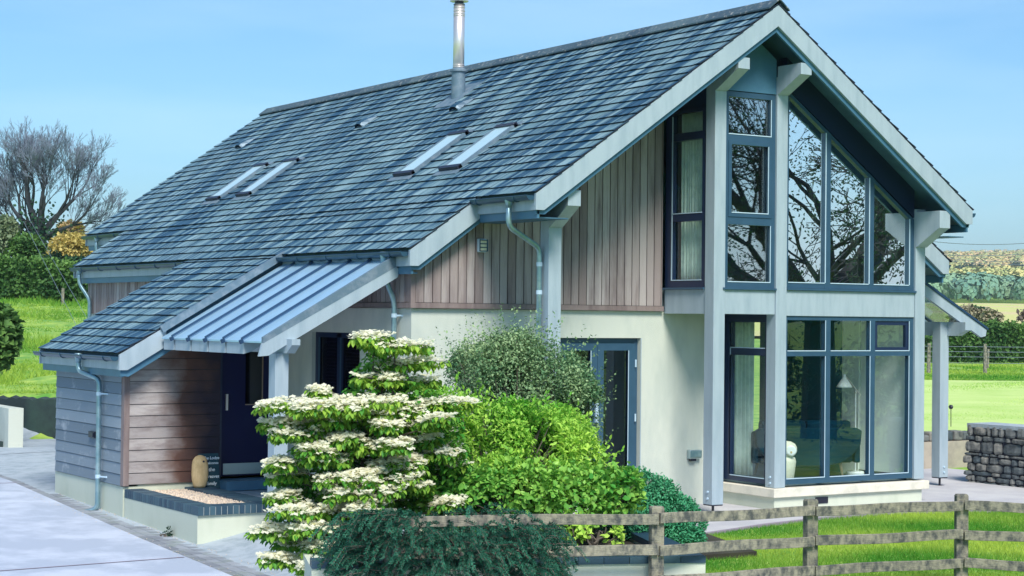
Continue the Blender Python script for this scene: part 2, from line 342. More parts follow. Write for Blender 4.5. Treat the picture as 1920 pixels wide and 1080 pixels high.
# --- cladding, board by board
def vboards_y(x0, x1, yf, z0, topf, wbd=.1215, name='cladding', th=.028):
    q = MB(); x = x0
    while x < x1-.01:
        xe = min(x+wbd, x1); g = .014; t = R(0, 1); q.prism([(x+g/2, z0), (xe-g/2, z0), (xe-g/2, topf(xe-g/2)), (x+g/2, topf(x+g/2))], 1, yf, yf+th, t=t); x += wbd
    q.prism([(x0, z0), (x1, z0), (x1, topf(x1)), (x0, topf(x0))], 1, yf+th+.002, yf+th+.02, t=0, m=1)
    return q.build(name, ['cedar', 'black'], house)
def vboards_x(y0, y1, xf, z0, z1, wbd=.1215):
    q = MB(); y = y0
    while y < y1-.01:
        ye = min(y+wbd, y1); g = .014; q.box(xf, xf+.028, y+g/2, ye-g/2, z0, z1, t=R(0, 1)); y += wbd
    q.box(xf+.03, xf+.05, y0, y1, z0, z1, m=1); return q.build('cladding', ['cedar', 'black'], house)
TOPU = lambda x: zt(x)-.36
vboards_y(-4.86, -1.07, 1.052, 2.385, TOPU)
vboards_x(1.10, 4.75, -4.915, 2.385, 2.95)
vboards_x(7.5, 12.55, -4.915, 2.2, 2.95)
Pt('cladding_trim', 'cedar', (-4.93, -1.055, 1.040, 1.099, 2.315, 2.38), (-4.93, -4.886, 1.10, 4.74, 2.315, 2.38), (-4.925, -4.862, 1.045, 1.10, 2.38, 3.0))
# horizontal boards on the low wing
def hboards():
    q = MB(); z = -.075; k = 0
    while z < 1.62:
        zz = min(z+.152, 1.66)
        q.prism([(-7.165-.010, z), (-7.165+.012, z), (-7.165+.012, zz-.008), (-7.165-.0, zz-.008)], 1, 4.83, 7.46, t=R(0, 1)); z += .152
    q.box(-7.15, -7.13, 4.80, 7.46, -.075, 1.62, m=1); q.build('cladding', ['cedargrey', 'black'], house)
    q = MB(); z = -.055
    while z < 2.3:
        zz = z+.152; xl = max(-7.09, -5.08-(3.035-.20-zz)/.585); q.prism([(4.74-.010, z), (4.74+.012, z), (4.74+.012, zz-.008), (4.74, zz-.008)], 0, xl, -5.80, t=R(0, 1)); z += .152
    q.prism([(-7.1, -.055), (-5.80, -.055), (-5.80, 2.3), (-5.95, 2.3), (-7.1, 1.62)], 1, 4.754, 4.77, m=1); q.build('cladding', ['cedarporch', 'black'], house)
hboards()
Pt('corner_board', 'cedar', (-7.172, -7.092, 4.722, 4.828, -.075, 1.60), bevel=.004)
Pt('cladding', 'cedargrey', (-7.15, -4.9, 7.47, 7.5, 0, 1.6))
Pt('latch_box', 'black', (-7.21, -7.166, 5.75, 5.98, .50, .585), (-7.23, -7.20, 5.75, 5.84, .515, .57), bevel=.004)
# --- roof: deck, slates, ridge
roof = MB()
TH = .10
LT = [(-.5, 14.93, XR, -4.15, SL), (.82, 12.87, -4.15, -5.08, SL)]
def zlow(x): return 3.035-.585*(-5.08-x)
def deckp(x0, x1, y0, y1, zf, th=.12, lift=.035):
    roof.add([(x0, y0, zf(x0)-lift), (x1, y0, zf(x1)-lift), (x1, y1, zf(x1)-lift), (x0, y1, zf(x0)-lift), (x0, y0, zf(x0)-lift-th), (x1, y0, zf(x1)-lift-th), (x1, y1, zf(x1)-lift-th), (x0, y1, zf(x0)-lift-th)],
             [(0, 1, 2, 3), (7, 6, 5, 4), (0, 4, 5, 1), (1, 5, 6, 2), (2, 6, 7, 3), (3, 7, 4, 0)])
deckp(XR, -4.08, -.44, 14.85, zt); deckp(-4.08, -5.0, .88, 12.8, zt); deckp(-5.0, -7.28, 4.46, 7.62, zlow)
deckp(XR, 3.1, -.44, 14.85, zt); deckp(3.1, 4.05, .88, 12.8, zt)
roofo = roof.build('roof', 'soffit', house)
def slates(planes, nm):
    q = MB(); ex = .198; rows = []
    for (y0, y1, xa, xb, zf, sgn) in planes:
        # xa upper, xb lower edge ; course positions measured from lower edge
        sl = abs((zf(xb)-zf(xa))/(xb-xa)); ca = 1/sqrt(1+sl*sl); sa = sl*ca; Ls = abs(xb-xa)/ca; n = int(math.ceil(Ls/ex)); d = np.array((sgn*ca, 0, -sa)); nn = np.array((sgn*sa, 0, ca))
        for k in range(n):
            b1 = Ls-k*ex; b0 = max(b1-ex-.05, 0.0)
            if b1 <= 0: break
            y = y0-R(0, .25)
            while y < y1-.001:
                wdt = R(.15, .25); ya = max(y, y0); yb = min(y+wdt, y1)
                if yb-ya > .02:
                    p = np.array((xa, 0, zf(xa))); lift = R(0, .004); j = R(-.006, .006)
                    A = p+d*b0-nn*.012; B = p+d*(b1+j)+nn*(.010+lift); c = .0035; tt = R(0, 1)**1.6; tw = R(-.003, .003)
                    tv = (nn*.014)
                    v = [A+(0, ya+c, 0), A+(0, yb-c, 0), B+(0, yb-c, 0)+nn*tw, B+(0, ya+c, 0)-nn*tw]; v2 = [x-tv for x in v]
                    q.add(v+v2, [(0, 1, 2, 3)] if sgn < 0 else [(3, 2, 1, 0)], t=tt)
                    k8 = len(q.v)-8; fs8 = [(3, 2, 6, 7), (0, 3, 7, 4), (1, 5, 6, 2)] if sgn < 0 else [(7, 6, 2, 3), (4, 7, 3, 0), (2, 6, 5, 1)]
                    for f8 in fs8: q.f.append([k8+i8 for i8 in f8]); q.t.append(0); q.m.append(1)  # lower and side edges get the painted shadow colour
                y += wdt
    return q.build(nm, ['slate', 'slateshade'], roofo)
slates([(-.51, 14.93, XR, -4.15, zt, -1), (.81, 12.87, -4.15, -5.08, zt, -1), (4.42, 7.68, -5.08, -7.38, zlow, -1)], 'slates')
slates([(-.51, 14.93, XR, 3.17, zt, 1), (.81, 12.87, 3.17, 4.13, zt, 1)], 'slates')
q = MB(); y = -.53
while y < 14.9:
    yb = min(y+.45, 14.93); t = R(0, 1); e = .006
    for sg in (-1, 1):
        q.add([(XR, y+.003, ZR+.055), (XR, yb-.003, ZR+.055), (XR+sg*.17, yb-.003, ZR-.075), (XR+sg*.17, y+.003, ZR-.075), (XR, y+.003, ZR+.038), (XR, yb-.003, ZR+.038), (XR+sg*.17, yb-.003, ZR-.092), (XR+sg*.17, y+.003, ZR-.095)],
              [(0, 1, 2, 3), (7, 6, 5, 4), (0, 3, 7, 4), (1, 5, 6, 2), (3, 2, 6, 7)], t=t)
    y = yb
q.build('ridge_tiles', 'ridge', roofo)
# lead valley edge of the low wing beside the canopy
q = MB(); q.beam((-5.02, 4.39, 3.045), (-6.80, 4.39, 2.005), .06, .09); q.build('flashing', 'lead', roofo)
def mush(px, py, depth=.0):
    """roof vent at (x,y) on the left slope"""
    x, y = px, py; q = MB(); d = np.array((-.819, 0, -.573)); n = np.array((-.573, 0, .819)); b = np.array((x, y, zt(x))); s_ = np.array((0, 1., 0))
    v = []
    for u, h in ((-.18, .005), (.02, .075), (.15, .09), (.19, .07)):
        for k in range(7):
            a = (k-3)/3; v.append(b+d*u+s_*a*.16*(1-.15*abs(a))+n*(h*sqrt(max(0, 1-a*a))+.004))
    fs = [(r*7+k, r*7+k+1, r*7+k+8, r*7+k+7) for r in range(3) for k in range(6)]; q.add(v, fs)
    q.add([b+d*.12+s_*-.14+n*.006, b+d*.12+s_*.14+n*.006, b+d*.12+s_*.09+n*.07, b+d*.12-s_*.09+n*.07], [(0, 1, 2, 3)], m=1)
    return q.build('roof_vent', ['gutter', 'black'], roofo)
for a in ((-1.66, 5.28), (-1.66, 8.34), (-1.64, 13.2)): mush(*a)
# skylights
def skylight(xb, xt, y0, wd=.50):
    n = np.array((-.573, 0, .819)); d = np.array((-.819, 0, -.573)); q = MB(); s_ = np.array((0, 1., 0))
    top = np.array((xt, y0, zt(xt))); L_ = (xt-xb)/.819
    def slab(u0, u1, v0, v1, h0, h1, m=0):
        P_ = [top+d*u+s_*v+n*h for h in (h0, h1) for u, v in ((u0, v0), (u1, v0), (u1, v1), (u0, v1))]
        q.add(P_, [(3, 2, 1, 0), (4, 5, 6, 7), (0, 1, 5, 4), (1, 2, 6, 5), (2, 3, 7, 6), (3, 0, 4, 7)], m=m)
    f = .055
    slab(0, L_, 0, f, 0, .045, 0); slab(0, L_, wd-f, wd, 0, .045, 0); slab(-.02, .05, 0, wd, 0, .058, 1); slab(L_-.05, L_+.02, 0, wd, 0, .058, 1)
    slab(-.10, -.02, -.06, wd+.06, -.0, .014, 2); slab(L_+.02, L_+.13, -.06, wd+.06, 0, .013, 2)
    o = q.build('skylight', ['lead', 'black', 'lead'], house)
    q = MB(); slab2 = [top+d*u+s_*v+n*.036 for u, v in ((.05, f), (L_-.05, f), (L_-.05, wd-f), (.05, wd-f))]; q.add(slab2+[p-n*.01 for p in slab2], [(0, 1, 2, 3), (7, 6, 5, 4), (0, 4, 5, 1), (2, 6, 7, 3)])
    q.build('pane', 'skyglass', o); return o
for a in ((-3.50, -2.60, 10.15), (-3.48, -2.60, 8.95), (-3.46, -2.56, 3.62), (-3.46, -2.56, 2.35)): skylight(*a)
# chimney flue
fx, fy, fz = -1.34, 5.95, zt(-1.34)
q = MB(); q.lathe((fx, fy, 0), [(.088, fz+.30), (.088, 7.085)], 28); 
for z in (6.10, 6.13, 6.90, 6.93, 6.975, 7.03): q.lathe((fx, fy, 0), [(.089, z-.006), (.096, z), (.089, z+.006)], 28)
fl = q.build('flue', 'steel', house, smooth=False)
for p in fl.data.polygons: p.use_smooth = True
q = MB(); q.lathe((fx, fy, 0), [(.112, fz-.15), (.106, fz+.36), (.135, fz+.375), (.135, fz+.405), (.09, fz+.43)], 24); q.build('flashing', 'lead', fl)
q = MB(); q.lathe((fx, fy, 0), [(.093, 7.075), (.07, 7.08), (.07, 7.125)], 24); q.build('collar', 'black', fl)
q = MB(); q.lathe((fx, fy, 0), [(.05, 7.12), (.145, 7.125), (.145, 7.145), (.03, 7.23)], 20); q.build('cap', 'steel', fl)
q = MB(); n_ = np.array((-.573, 0, .819)); 
q.add([np.array((fx+sx*.30, fy+sy*.27, zt(fx+sx*.30)))+n_*(.014) for sx, sy in ((-1, -1), (-1, 1), (1, 1), (1, -1))]+[np.array((fx+sx*.30, fy+sy*.27, zt(fx+sx*.30))) for sx, sy in ((-1, -1), (-1, 1), (1, 1), (1, -1))], [(0, 1, 2, 3), (0, 4, 5, 1), (1, 5, 6, 2), (3, 7, 4, 0)]); q.build('flashing', 'lead', fl)
# --- barge boards of the main gable
def rake(xe, ze, y0, y1, dv, top=0., sg=-1, botcut=.0, inset=0., m='paint', name='barge_board', x_in=XR, z_in=None):
    """board below the slate line between apex side x_in and eave tip xe; dv vertical depth, top offset below slate top"""
    q = MB(); zi = zt(x_in)-top if z_in is None else z_in; zo = zt(xe)-top
    kink = dv-.19 if dv > .19 else 0
    xk = xe-sg*(kink/SL)
    q.prism([(x_in, zi), (xe, zo), (xe, zo-.19), (xk, zt(xk)-top-dv), (x_in, zi-dv)] if kink > .01 else [(x_in, zi), (xe, zo), (xe, zo-dv*.9), (x_in, zi-dv)], 1, y0, y1)
    return q.build(name, m, house)
rake(-4.135, 0, -.50, -.46, .272, top=.03); rake(3.14, 0, -.50, -.46, .272, top=.03, sg=1)
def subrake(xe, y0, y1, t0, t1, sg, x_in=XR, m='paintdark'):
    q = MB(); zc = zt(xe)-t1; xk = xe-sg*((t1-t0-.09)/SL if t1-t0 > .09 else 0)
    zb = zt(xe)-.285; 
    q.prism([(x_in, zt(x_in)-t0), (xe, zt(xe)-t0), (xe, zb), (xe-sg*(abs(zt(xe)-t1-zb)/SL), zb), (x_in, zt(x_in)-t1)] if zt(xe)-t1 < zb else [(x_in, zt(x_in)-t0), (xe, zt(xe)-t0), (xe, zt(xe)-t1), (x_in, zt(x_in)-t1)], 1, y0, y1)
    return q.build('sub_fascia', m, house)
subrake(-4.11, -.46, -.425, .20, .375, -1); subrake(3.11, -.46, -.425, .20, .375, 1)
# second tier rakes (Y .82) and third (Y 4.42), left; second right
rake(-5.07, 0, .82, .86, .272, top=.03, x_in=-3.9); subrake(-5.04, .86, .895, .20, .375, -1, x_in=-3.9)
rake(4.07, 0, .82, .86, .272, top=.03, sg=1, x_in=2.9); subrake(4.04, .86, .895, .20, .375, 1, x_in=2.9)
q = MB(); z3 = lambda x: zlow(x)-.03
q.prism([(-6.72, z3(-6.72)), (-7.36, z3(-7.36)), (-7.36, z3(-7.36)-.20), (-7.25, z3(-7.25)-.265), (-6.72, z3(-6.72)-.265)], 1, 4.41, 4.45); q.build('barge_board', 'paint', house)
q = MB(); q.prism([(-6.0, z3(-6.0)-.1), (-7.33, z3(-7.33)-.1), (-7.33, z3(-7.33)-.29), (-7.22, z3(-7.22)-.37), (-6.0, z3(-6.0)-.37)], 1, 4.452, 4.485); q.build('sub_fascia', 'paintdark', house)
# far-side rakes
rake(-4.135, 0, 14.89, 14.93, .272, top=.03); rake(3.14, 0, 14.89, 14.93, .272, top=.03, sg=1)
rake(-5.07, 0, 12.83, 12.87, .272, top=.03, x_in=-3.9)
q = MB(); q.prism([(-5.0, z3(-5.0)), (-7.36, z3(-7.36)), (-7.36, z3(-7.36)-.2), (-7.25, z3(-7.25)-.265), (-5.0, z3(-5.0)-.265)], 1, 7.63, 7.67); q.build('barge_board', 'paint', house)
# --- eaves: fascia, sub-fascia, gutters, soffits
def eave(x, y0, y1, zs, sg=-1):
    """x: board face; zs: slate-edge height"""
    Pt('fascia', 'paint', (x, x-sg*.03, y0, y1, zs-.215, zs-.05))
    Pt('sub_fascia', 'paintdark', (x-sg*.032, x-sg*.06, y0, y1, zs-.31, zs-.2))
    q = MB(); gx = x+sg*.062; rr = .058; n = 9; v = []; z = zs-.045
    for yy in (y0+.0, y1):
        for r_ in (rr, rr-.006):
            for k in range(n): a = pi*k/(n-1); v.append((gx+cos(a)*r_*-sg, yy, z-sin(a)*r_))
    fs = []
    for k in range(n-1): fs += [(k, k+1, 2*n+k+1, 2*n+k), (n+k+1, n+k, 3*n+k, 3*n+k+1), (k+1, k, n+k, n+k+1), (2*n+k, 2*n+k+1, 3*n+k+1, 3*n+k)]
    fs += [(0, 2*n, 3*n, n), (n-1, 2*n-1, 4*n-1, 3*n-1)]
    q.add(v, fs); q.tube([(gx+sg*rr, y0, z), (gx+sg*rr, y1, z)], .006, 6)
    q.prism([(gx+cos(pi*k/8)*rr, z-sin(pi*k/8)*rr) for k in range(9)], 1, y0-.004, y0+.004); q.prism([(gx+cos(pi*k/8)*rr, z-sin(pi*k/8)*rr) for k in range(9)], 1, y1-.004, y1+.004)
    g = q.build('gutter', 'gutter', house)
    yy = y0+.3
    while yy < y1-.1:
        b = MB(); b.tube([(gx+cos(pi*k/8)*(rr+.005), yy, z-sin(pi*k/8)*(rr+.005)) for k in range(9)], .007, 5); b.build('bracket', 'gutter', g); yy += .85
    return gx, z
eave(-4.12, -.46, .82, 3.69); eave(-5.05, .88, 4.40, 3.035); eave(-7.345, 4.46, 7.64, 1.69)
eave(-5.05, 7.66, 12.80, 3.035); eave(-4.12, 12.87, 14.88, 3.69); eave(3.12, -.46, .8, 3.77, 1); eave(4.05, .88, 12.8, 3.10, 1)
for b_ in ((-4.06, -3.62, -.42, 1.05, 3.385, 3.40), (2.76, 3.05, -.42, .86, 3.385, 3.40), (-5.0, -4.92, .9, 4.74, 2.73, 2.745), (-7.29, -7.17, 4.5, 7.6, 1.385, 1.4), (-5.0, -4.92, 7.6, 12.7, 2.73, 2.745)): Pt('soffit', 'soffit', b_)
# --- downpipes
def pipe(pts, clips=(), foot=None, r=.034):
    q = MB(); P_ = []
    pts = [np.array(p, float) for p in pts]
    for i, p in enumerate(pts):
        if 0 < i < len(pts)-1:
            a = pts[i-1]-p; b = pts[i+1]-p; la, lb = np.linalg.norm(a), np.linalg.norm(b); k = min(.085, la*.45, lb*.45); A = p+a/la*k; B = p+b/lb*k
            for u in np.linspace(0, 1, 6): P_.append(A*(1-u)**2+2*p*u*(1-u)+B*u*u)
        else: P_.append(p)
    q.tube(P_, r, 14)
    q.lathe(tuple(pts[0]-np.array((0, 0, .02))), [(.036, -.08), (.05, .0), (.052, .05)], 14)
    o = q.build('downpipe', 'pipe', house, smooth=True)
    for c in clips:
        q = MB(); q.lathe((c[0], c[1], c[2]), [(r+.004, -.025), (r+.004, .025)], 14); q.beam((c[0], c[1], c[2]), (c[3], c[4], c[2]), .02, .02); q.lathe((c[3], c[4], c[2]), [(.014, -.012), (.014, .012)], 8); q.build('clip', 'bead', o)
    return o
pipe([(-4.18, .02, 3.62), (-4.18, .02, 3.30), (-3.66, .13, 3.06), (-3.66, .13, -.28)], [(-3.66, .13, 2.86, -3.57, .16), (-3.66, .13, 2.52, -3.57, .16), (-3.66, .13, 1.2, -3.57, .16)])
pipe([(-5.11, 1.40, 2.97), (-5.11, 1.40, 2.72), (-4.96, 1.40, 2.40), (-4.96, 1.40, -.28)], [(-4.96, 1.40, 2.22, -4.88, 1.32)])
pipe([(-7.405, 5.86, 1.63), (-7.405, 5.86, 1.42), (-7.235, 5.5, 1.32), (-7.235, 5.5, -.44), (-7.42, 5.62, -.50)], [(-7.235, 5.5, 1.12, -7.17, 5.34), (-7.235, 5.5, -.0, -7.17, 5.34)])
pipe([(-5.11, 12.45, 2.97), (-5.11, 12.45, 2.72), (-4.97, 12.3, 2.45), (-4.97, 12.3, -.3)])
pipe([(-4.18, 14.2, 3.62), (-4.18, 14.2, 3.36), (-4.07, 14.1, 3.1), (-4.07, 14.1, -.3)])
# --- posts
def post(x0, y0, z0, z1, wx=.186, wy=.19, bolts=(), boltside='left', foot=False, plates=()):
    q = MB(); q.box(x0, x0+wx, y0, y0+wy, z0, z1); o = q.build('post', 'paint', house, bevel=.006)
    for z in bolts:
        b = MB()
        if boltside == 'left': b.tube([(x0+.002, y0+wy*.45, z), (x0-.016, y0+wy*.45, z)], .016, 10)
        else: b.tube([(x0+wx*.5, y0+.002, z), (x0+wx*.5, y0-.016, z)], .016, 10)
        b.build('bolt', 'bead', o)
    if foot:
        b = MB(); b.box(x0+.005, x0+wx-.005, y0+.005, y0+wy-.005, z0-.014, z0-.001); b.tube([(x0+wx/2, y0+wy/2, z0), (x0+wx/2, y0+wy/2, z0-.13)], .017, 8); b.box(x0+wx/2-.05, x0+wx/2+.05, y0+wy/2-.05, y0+wy/2+.05, z0-.14, z0-.125); b.build('foot_bracket', 'black', o)
    return o
post(-1.048, 0, -.172, 5.40, bolts=(-.01, -.095), foot=True)
post(0, -.003, .0, 5.42, bolts=(.14, .06))
post(2.552, -.003, .02, 3.78)
post(-3.61, .0, -.172, 3.52, bolts=(.02,), foot=True)
post(4.60, 1.49, -.16, 2.21, wx=.18, wy=.17, bolts=(-.0, -.08), boltside='front', foot=True)
post(-6.60, 1.31, -.35, 1.76, wx=.175, wy=.18)
# outriggers (brackets that carry the barge)
def outrig(x0, wx, y_end, zt_, zend, zbot, ybase=0.0):
    q = MB(); q.prism([(ybase, zt_), (y_end, zt_), (y_end, zend), (y_end+.02, zend), (ybase-.02, zbot), (ybase, zbot)], 0, x0, x0+wx); return q.build('bracket_beam', 'paint', house, bevel=.004)
outrig(-1.048, .186, -.455, 5.545, 5.40, 5.17)
outrig(0, .186, -.455, 5.56, 5.41, 5.19)
outrig(2.55, .2, -.455, 3.74, 3.50, 3.25)
outrig(-3.61, .186, -.40, 3.74, 3.55, 3.31)
# beams
Pt('beam', 'paint', (-.862, -.003, .015, .15, 2.285, 2.60), (.19, 2.55, .015, .15, 2.27, 2.61), bevel=.004)
Pt('beam', 'paint', (-1.035, -.90, .192, 1.05, 2.285, 2.60))
Pt('soffit', 'soffit', (-.90, .19, .15, 1.098, 2.30, 2.32))
# head panel between the two tall posts, and rake header
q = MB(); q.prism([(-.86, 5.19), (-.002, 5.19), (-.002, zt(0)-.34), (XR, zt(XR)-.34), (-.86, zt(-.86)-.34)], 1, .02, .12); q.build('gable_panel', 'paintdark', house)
q = MB(); q.prism([(.188, 5.30), (2.552, 3.66), (2.552, zt(2.55)-.16), (.188, zt(.188)-.16)], 1, .03, .17); q.build('header', 'framenavy', house)
# bay side header / wall above the left bay window
Pt('header', 'framenavy', (-1.03, -.95, .19, 1.05, 4.98, 5.48))
# roof purlin undersides
# --- windows
def frame_rect(q, ax, c, a0, a1, z0, z1, wd=.055, dp=.07, m=0):
    """rect ring in plane at c (thickness dp behind) along axis ax ('x': runs along x)"""
    def b(p, q_, r, s_):
        if ax == 'x': q.box(p, q_, c, c+dp, r, s_, m=m)
        else: q.box(c, c+dp, p, q_, r, s_, m=m)
    b(a0, a0+wd, z0, z1); b(a1-wd, a1, z0, z1); b(a0+wd, a1-wd, z0, z0+wd); b(a0+wd, a1-wd, z1-wd, z1)
def bead(q, ax, c, a0, a1, z0, z1, m=1):
    """thin pale drip/bead line on bottom and right edge"""
    if ax == 'x': q.box(a0, a1, c-.006, c, z0, z0+.012, m=m); q.box(a1-.010, a1, c-.006, c, z0+.012, z1, m=m)
    else: q.box(c-.006, c, a0, a1, z0, z0+.012, m=m); q.box(c-.006, c, a1-.010, a1, z0+.012, z1, m=m)
def pane_x(win, x0, x1, z0, z1, y, m): bx('pane', m, win, (x0, x1, y, y+.008, z0, z1))
# ground floor bay, front
q = MB(); zb, ztp, ztr0, ztr1 = .035, 2.268, 1.735, 1.80
Xm = [(.19, .235), (.915, 1.005), (1.735, 1.825), (2.475, 2.55)]
for a, b in Xm: q.box(a, b, .035, .115, zb, ztp)
for i in range(3):
    a, b = Xm[i][1], Xm[i+1][0]; q.box(a, b, .035, .115, zb, .105); q.box(a, b, .035, .115, 2.215, ztp); q.box(a, b, .035, .115, ztr0, ztr1)
    bead(q, 'x', .035, a, b, .105, ztr0); bead(q, 'x', .035, a, b, ztr1, 2.215)
frame_rect(q, 'x', .05, Xm[2][1], Xm[3][0], ztr1+.0, 2.214, .055, .05, m=2)
gw = q.build('window', ['frame', 'bead', 'framenavy'], house)
for i in range(3):
    a, b = Xm[i][1], Xm[i+1][0]; pane_x(gw, a, b, .105, ztr0, .07, 'panelow'); pane_x(gw, a, b, ztr1, 2.215, .07, 'panelow')
# ground floor bay, left side
q = MB(); q.box(.03, .11, .19, 1.09, .035, .10); q.box(.03, .11, .19, 1.09, 2.18, 2.30); q.box(.03, .11, .19, .24, .1, 2.18); q.box(.03, .11, .96, 1.09, .1, 2.18); q.box(.03, .11, .24, .96, 1.735, 1.83)
bead(q, 'y', .03, .24, .96, .10, 1.735); bead(q, 'y', .03, .24, .96, 1.83, 2.18); q.box(.024, .03, .95, .96, .1, 2.18, m=1)
gs = q.build('window', ['framenavy', 'bead'], house)
bx('pane', 'panelow', gs, (.065, .073, .24, .96, .10, 1.735)); bx('pane', 'panelow', gs, (.065, .073, .24, .96, 1.83, 2.18))
# upper, between the tall posts: three lights
q = MB(); q.box(-.862, -.80, .03, .11, 2.62, 5.18); q.box(-.075, -.003, .03, .11, 2.62, 5.18)
for a, b in ((2.62, 2.70), (3.45, 3.55), (4.54, 4.62), (5.11, 5.18)): q.box(-.80, -.075, .03, .11, a, b)
frame_rect(q, 'x', .02, -.80, -.075, 3.55, 4.54, .05, .04); bead(q, 'x', .02, -.75, -.125, 3.60, 4.49); bead(q, 'x', .03, -.80, -.075, 2.70, 3.45); bead(q, 'x', .03, -.80, -.075, 4.62, 5.11)
uw = q.build('window', ['frame', 'bead'], house)
for a, b in ((2.70, 3.45), (3.55, 4.54), (4.62, 5.11)): pane_x(uw, -.80, -.075, a, b, .07, 'panefront')
Pt('sill', 'frame', (-.90, -.0, -.018, .10, 2.602, 2.628), (.186, 2.56, -.018, .10, 2.612, 2.638), (-1.07, -.93, .195, 1.07, 2.602, 2.628))
# upper right: three sloping-topped lights
def zg(x): return 5.72-.70*(x-XR)
q = MB(); Xu = [(.187, .235), (.885, .985), (1.69, 1.785), (2.455, 2.55)]
for a, b in Xu: q.prism([(a, 2.64), (b, 2.64), (b, zg(b)), (a, zg(a))], 1, .03, .11)
for a, b in Xu[1:]: q.box(a-.0, a+.012, .022, .03, 2.72, zg(a)-.06, m=1)
for i in range(3): q.box(Xu[i][1], Xu[i+1][0], .032, .108, 2.641, 2.71)
for i in range(3):
    a, b = Xu[i][1], Xu[i+1][0]; q.prism([(a, zg(a)-.06), (b, zg(b)-.06), (b, zg(b)-.003), (a, zg(a)-.003)], 1, .032, .108); q.box(a, b-.002, .024, .031, 2.71, 2.722, m=1)
ur = q.build('window', ['frame', 'bead'], house)
for i in range(3):
    a, b = Xu[i][1], Xu[i+1][0]; p = MB(); p.prism([(a, 2.71), (b, 2.71), (b, zg(b)-.06), (a, zg(a)-.06)], 1, .07, .078); p.build('pane', 'panefront', ur)
# upper left side of the bay
q = MB(); q.box(-1.03, -.95, .19, .28, 2.63, 5.0); q.box(-1.03, -.95, .92, 1.05, 2.63, 5.0)
for a, b in ((2.63, 2.72), (3.50, 3.60), (4.57, 4.67), (4.93, 5.0)): q.box(-1.03, -.95, .28, .92, a, b)
bead(q, 'y', -1.03, .28, .92, 2.72, 3.5); bead(q, 'y', -1.03, .28, .92, 3.6, 4.57); q.box(-1.036, -1.03, .90, .915, 2.73, 4.9, m=1)
ul = q.build('window', ['framenavy', 'bead'], house)
for a, b in ((2.72, 3.5), (3.6, 4.57), (4.67, 4.93)): bx('pane', 'panelow', ul, (-.99, -.982, .28, .92, a, b))
# bay plinth
Pt('plinth', 'creamdirty', (.0, 2.70, .0, 1.1, -.36, -.125))
Pt('plinth_slab', 'stonecap', (-.045, 2.80, -.05, 1.098, -.123, -.004), bevel=.008)
Pt('air_vent', 'black', (.72, .94, -.012, .0, -.235, -.15))
# french door
q = MB(); q.box(-2.72, -1.39, 1.17, 1.26, 1.89, 1.95); q.box(-1.44, -1.39, 1.17, 1.26, -.03, 1.89); q.box(-2.72, -2.67, 1.17, 1.26, -.03, 1.89)
fd = q.build('french_door', 'frame', house)
for a, b in ((-2.665, -2.055), (-2.05, -1.445)):
    q = MB(); q.box(a, a+.10, 1.15, 1.21, -.02, 1.885); q.box(b-.10, b, 1.15, 1.21, -.02, 1.885); q.box(a+.1, b-.1, 1.15, 1.21, 1.79, 1.885); q.box(a+.1, b-.1, 1.15, 1.21, -.02, .18); bead(q, 'x', 1.15, a+.1, b-.1, .18, 1.79)
    o = q.build('door_leaf', ['frame', 'bead'], fd); 
bx('pane', 'panedim', fd, (-2.565, -2.155, 1.175, 1.183, .18, 1.79), (-1.95, -1.545, 1.175, 1.183, .18, 1.79))
for z in (1.62, .9, .2): q = MB(); q.tube([(-1.437, 1.14, z-.05), (-1.437, 1.14, z+.05)], .012, 8); q.build('hinge', 'bead', fd)
q = MB(); q.box(-2.09, -2.05, 1.12, 1.15, .85, 1.1); q.build('handle', 'bead', fd)
Pt('door_reveal', 'paint', (-1.389, -1.378, 1.092, 1.27, -.03, 1.955))
# side window with blind on the porch wall
q = MB(); q.box(-4.83, -4.76, 2.43, 2.49, .86, 1.99); q.box(-4.83, -4.76, 3.73, 3.80, .86, 1.99); q.box(-4.83, -4.76, 3.05, 3.17, .86, 1.99); q.box(-4.83, -4.76, 2.49, 3.73, .86, .93); q.box(-4.83, -4.76, 2.49, 3.73, 1.92, 1.99)
q.box(-4.84, -4.83, 3.66, 3.70, .93, 1.92, m=1); q.box(-4.84, -4.83, 3.04, 3.07, .93, 1.92, m=1)
pw = q.build('window', ['framenavy', 'frame'], house)
bx('pane', 'paneblack', pw, (-4.80, -4.792, 2.49, 3.73, .93, 1.92))
q = MB(); z = .96
while z < 1.9: q.beam((-4.73, 2.5, z), (-4.73, 3.72, z), .03, .004, up=(.5, 0, 1)); z += .045
q.build('blind', 'paint', pw)
# front door
q = MB(); q.box(-5.79, -4.89, 4.80, 4.86, .0, 2.25); fdr = q.build('front_door', 'door', house)
Pt('door_frame', 'framenavy', (-5.80, -5.76, 4.76, 4.80, -.02, 2.25), (-5.76, -4.9, 4.77, 4.80, 2.16, 2.25))
bx('kick_plate', 'plate', fdr, (-5.72, -4.93, 4.79, 4.799, .02, .17))
bx('vision_panel', 'paneblack', fdr, (-5.40, -5.16, 4.788, 4.799, .98, 1.78)); bx('panel_trim', 'inttimber', fdr, (-5.155, -5.140, 4.785, 4.799, .98, 1.78), (-5.40, -5.155, 4.785, 4.799, .965, .979))
bx('handle', 'steel', fdr, (-5.70, -5.67, 4.76, 4.79, .9, 1.12))
Pt('doorstep', 'paintdark', (-5.86, -4.9, 4.35, 4.79, -.16, -.035)); Pt('porch_floor', 'flag', (-5.99, -4.89, 1.6, 4.75, -.4, -.17))
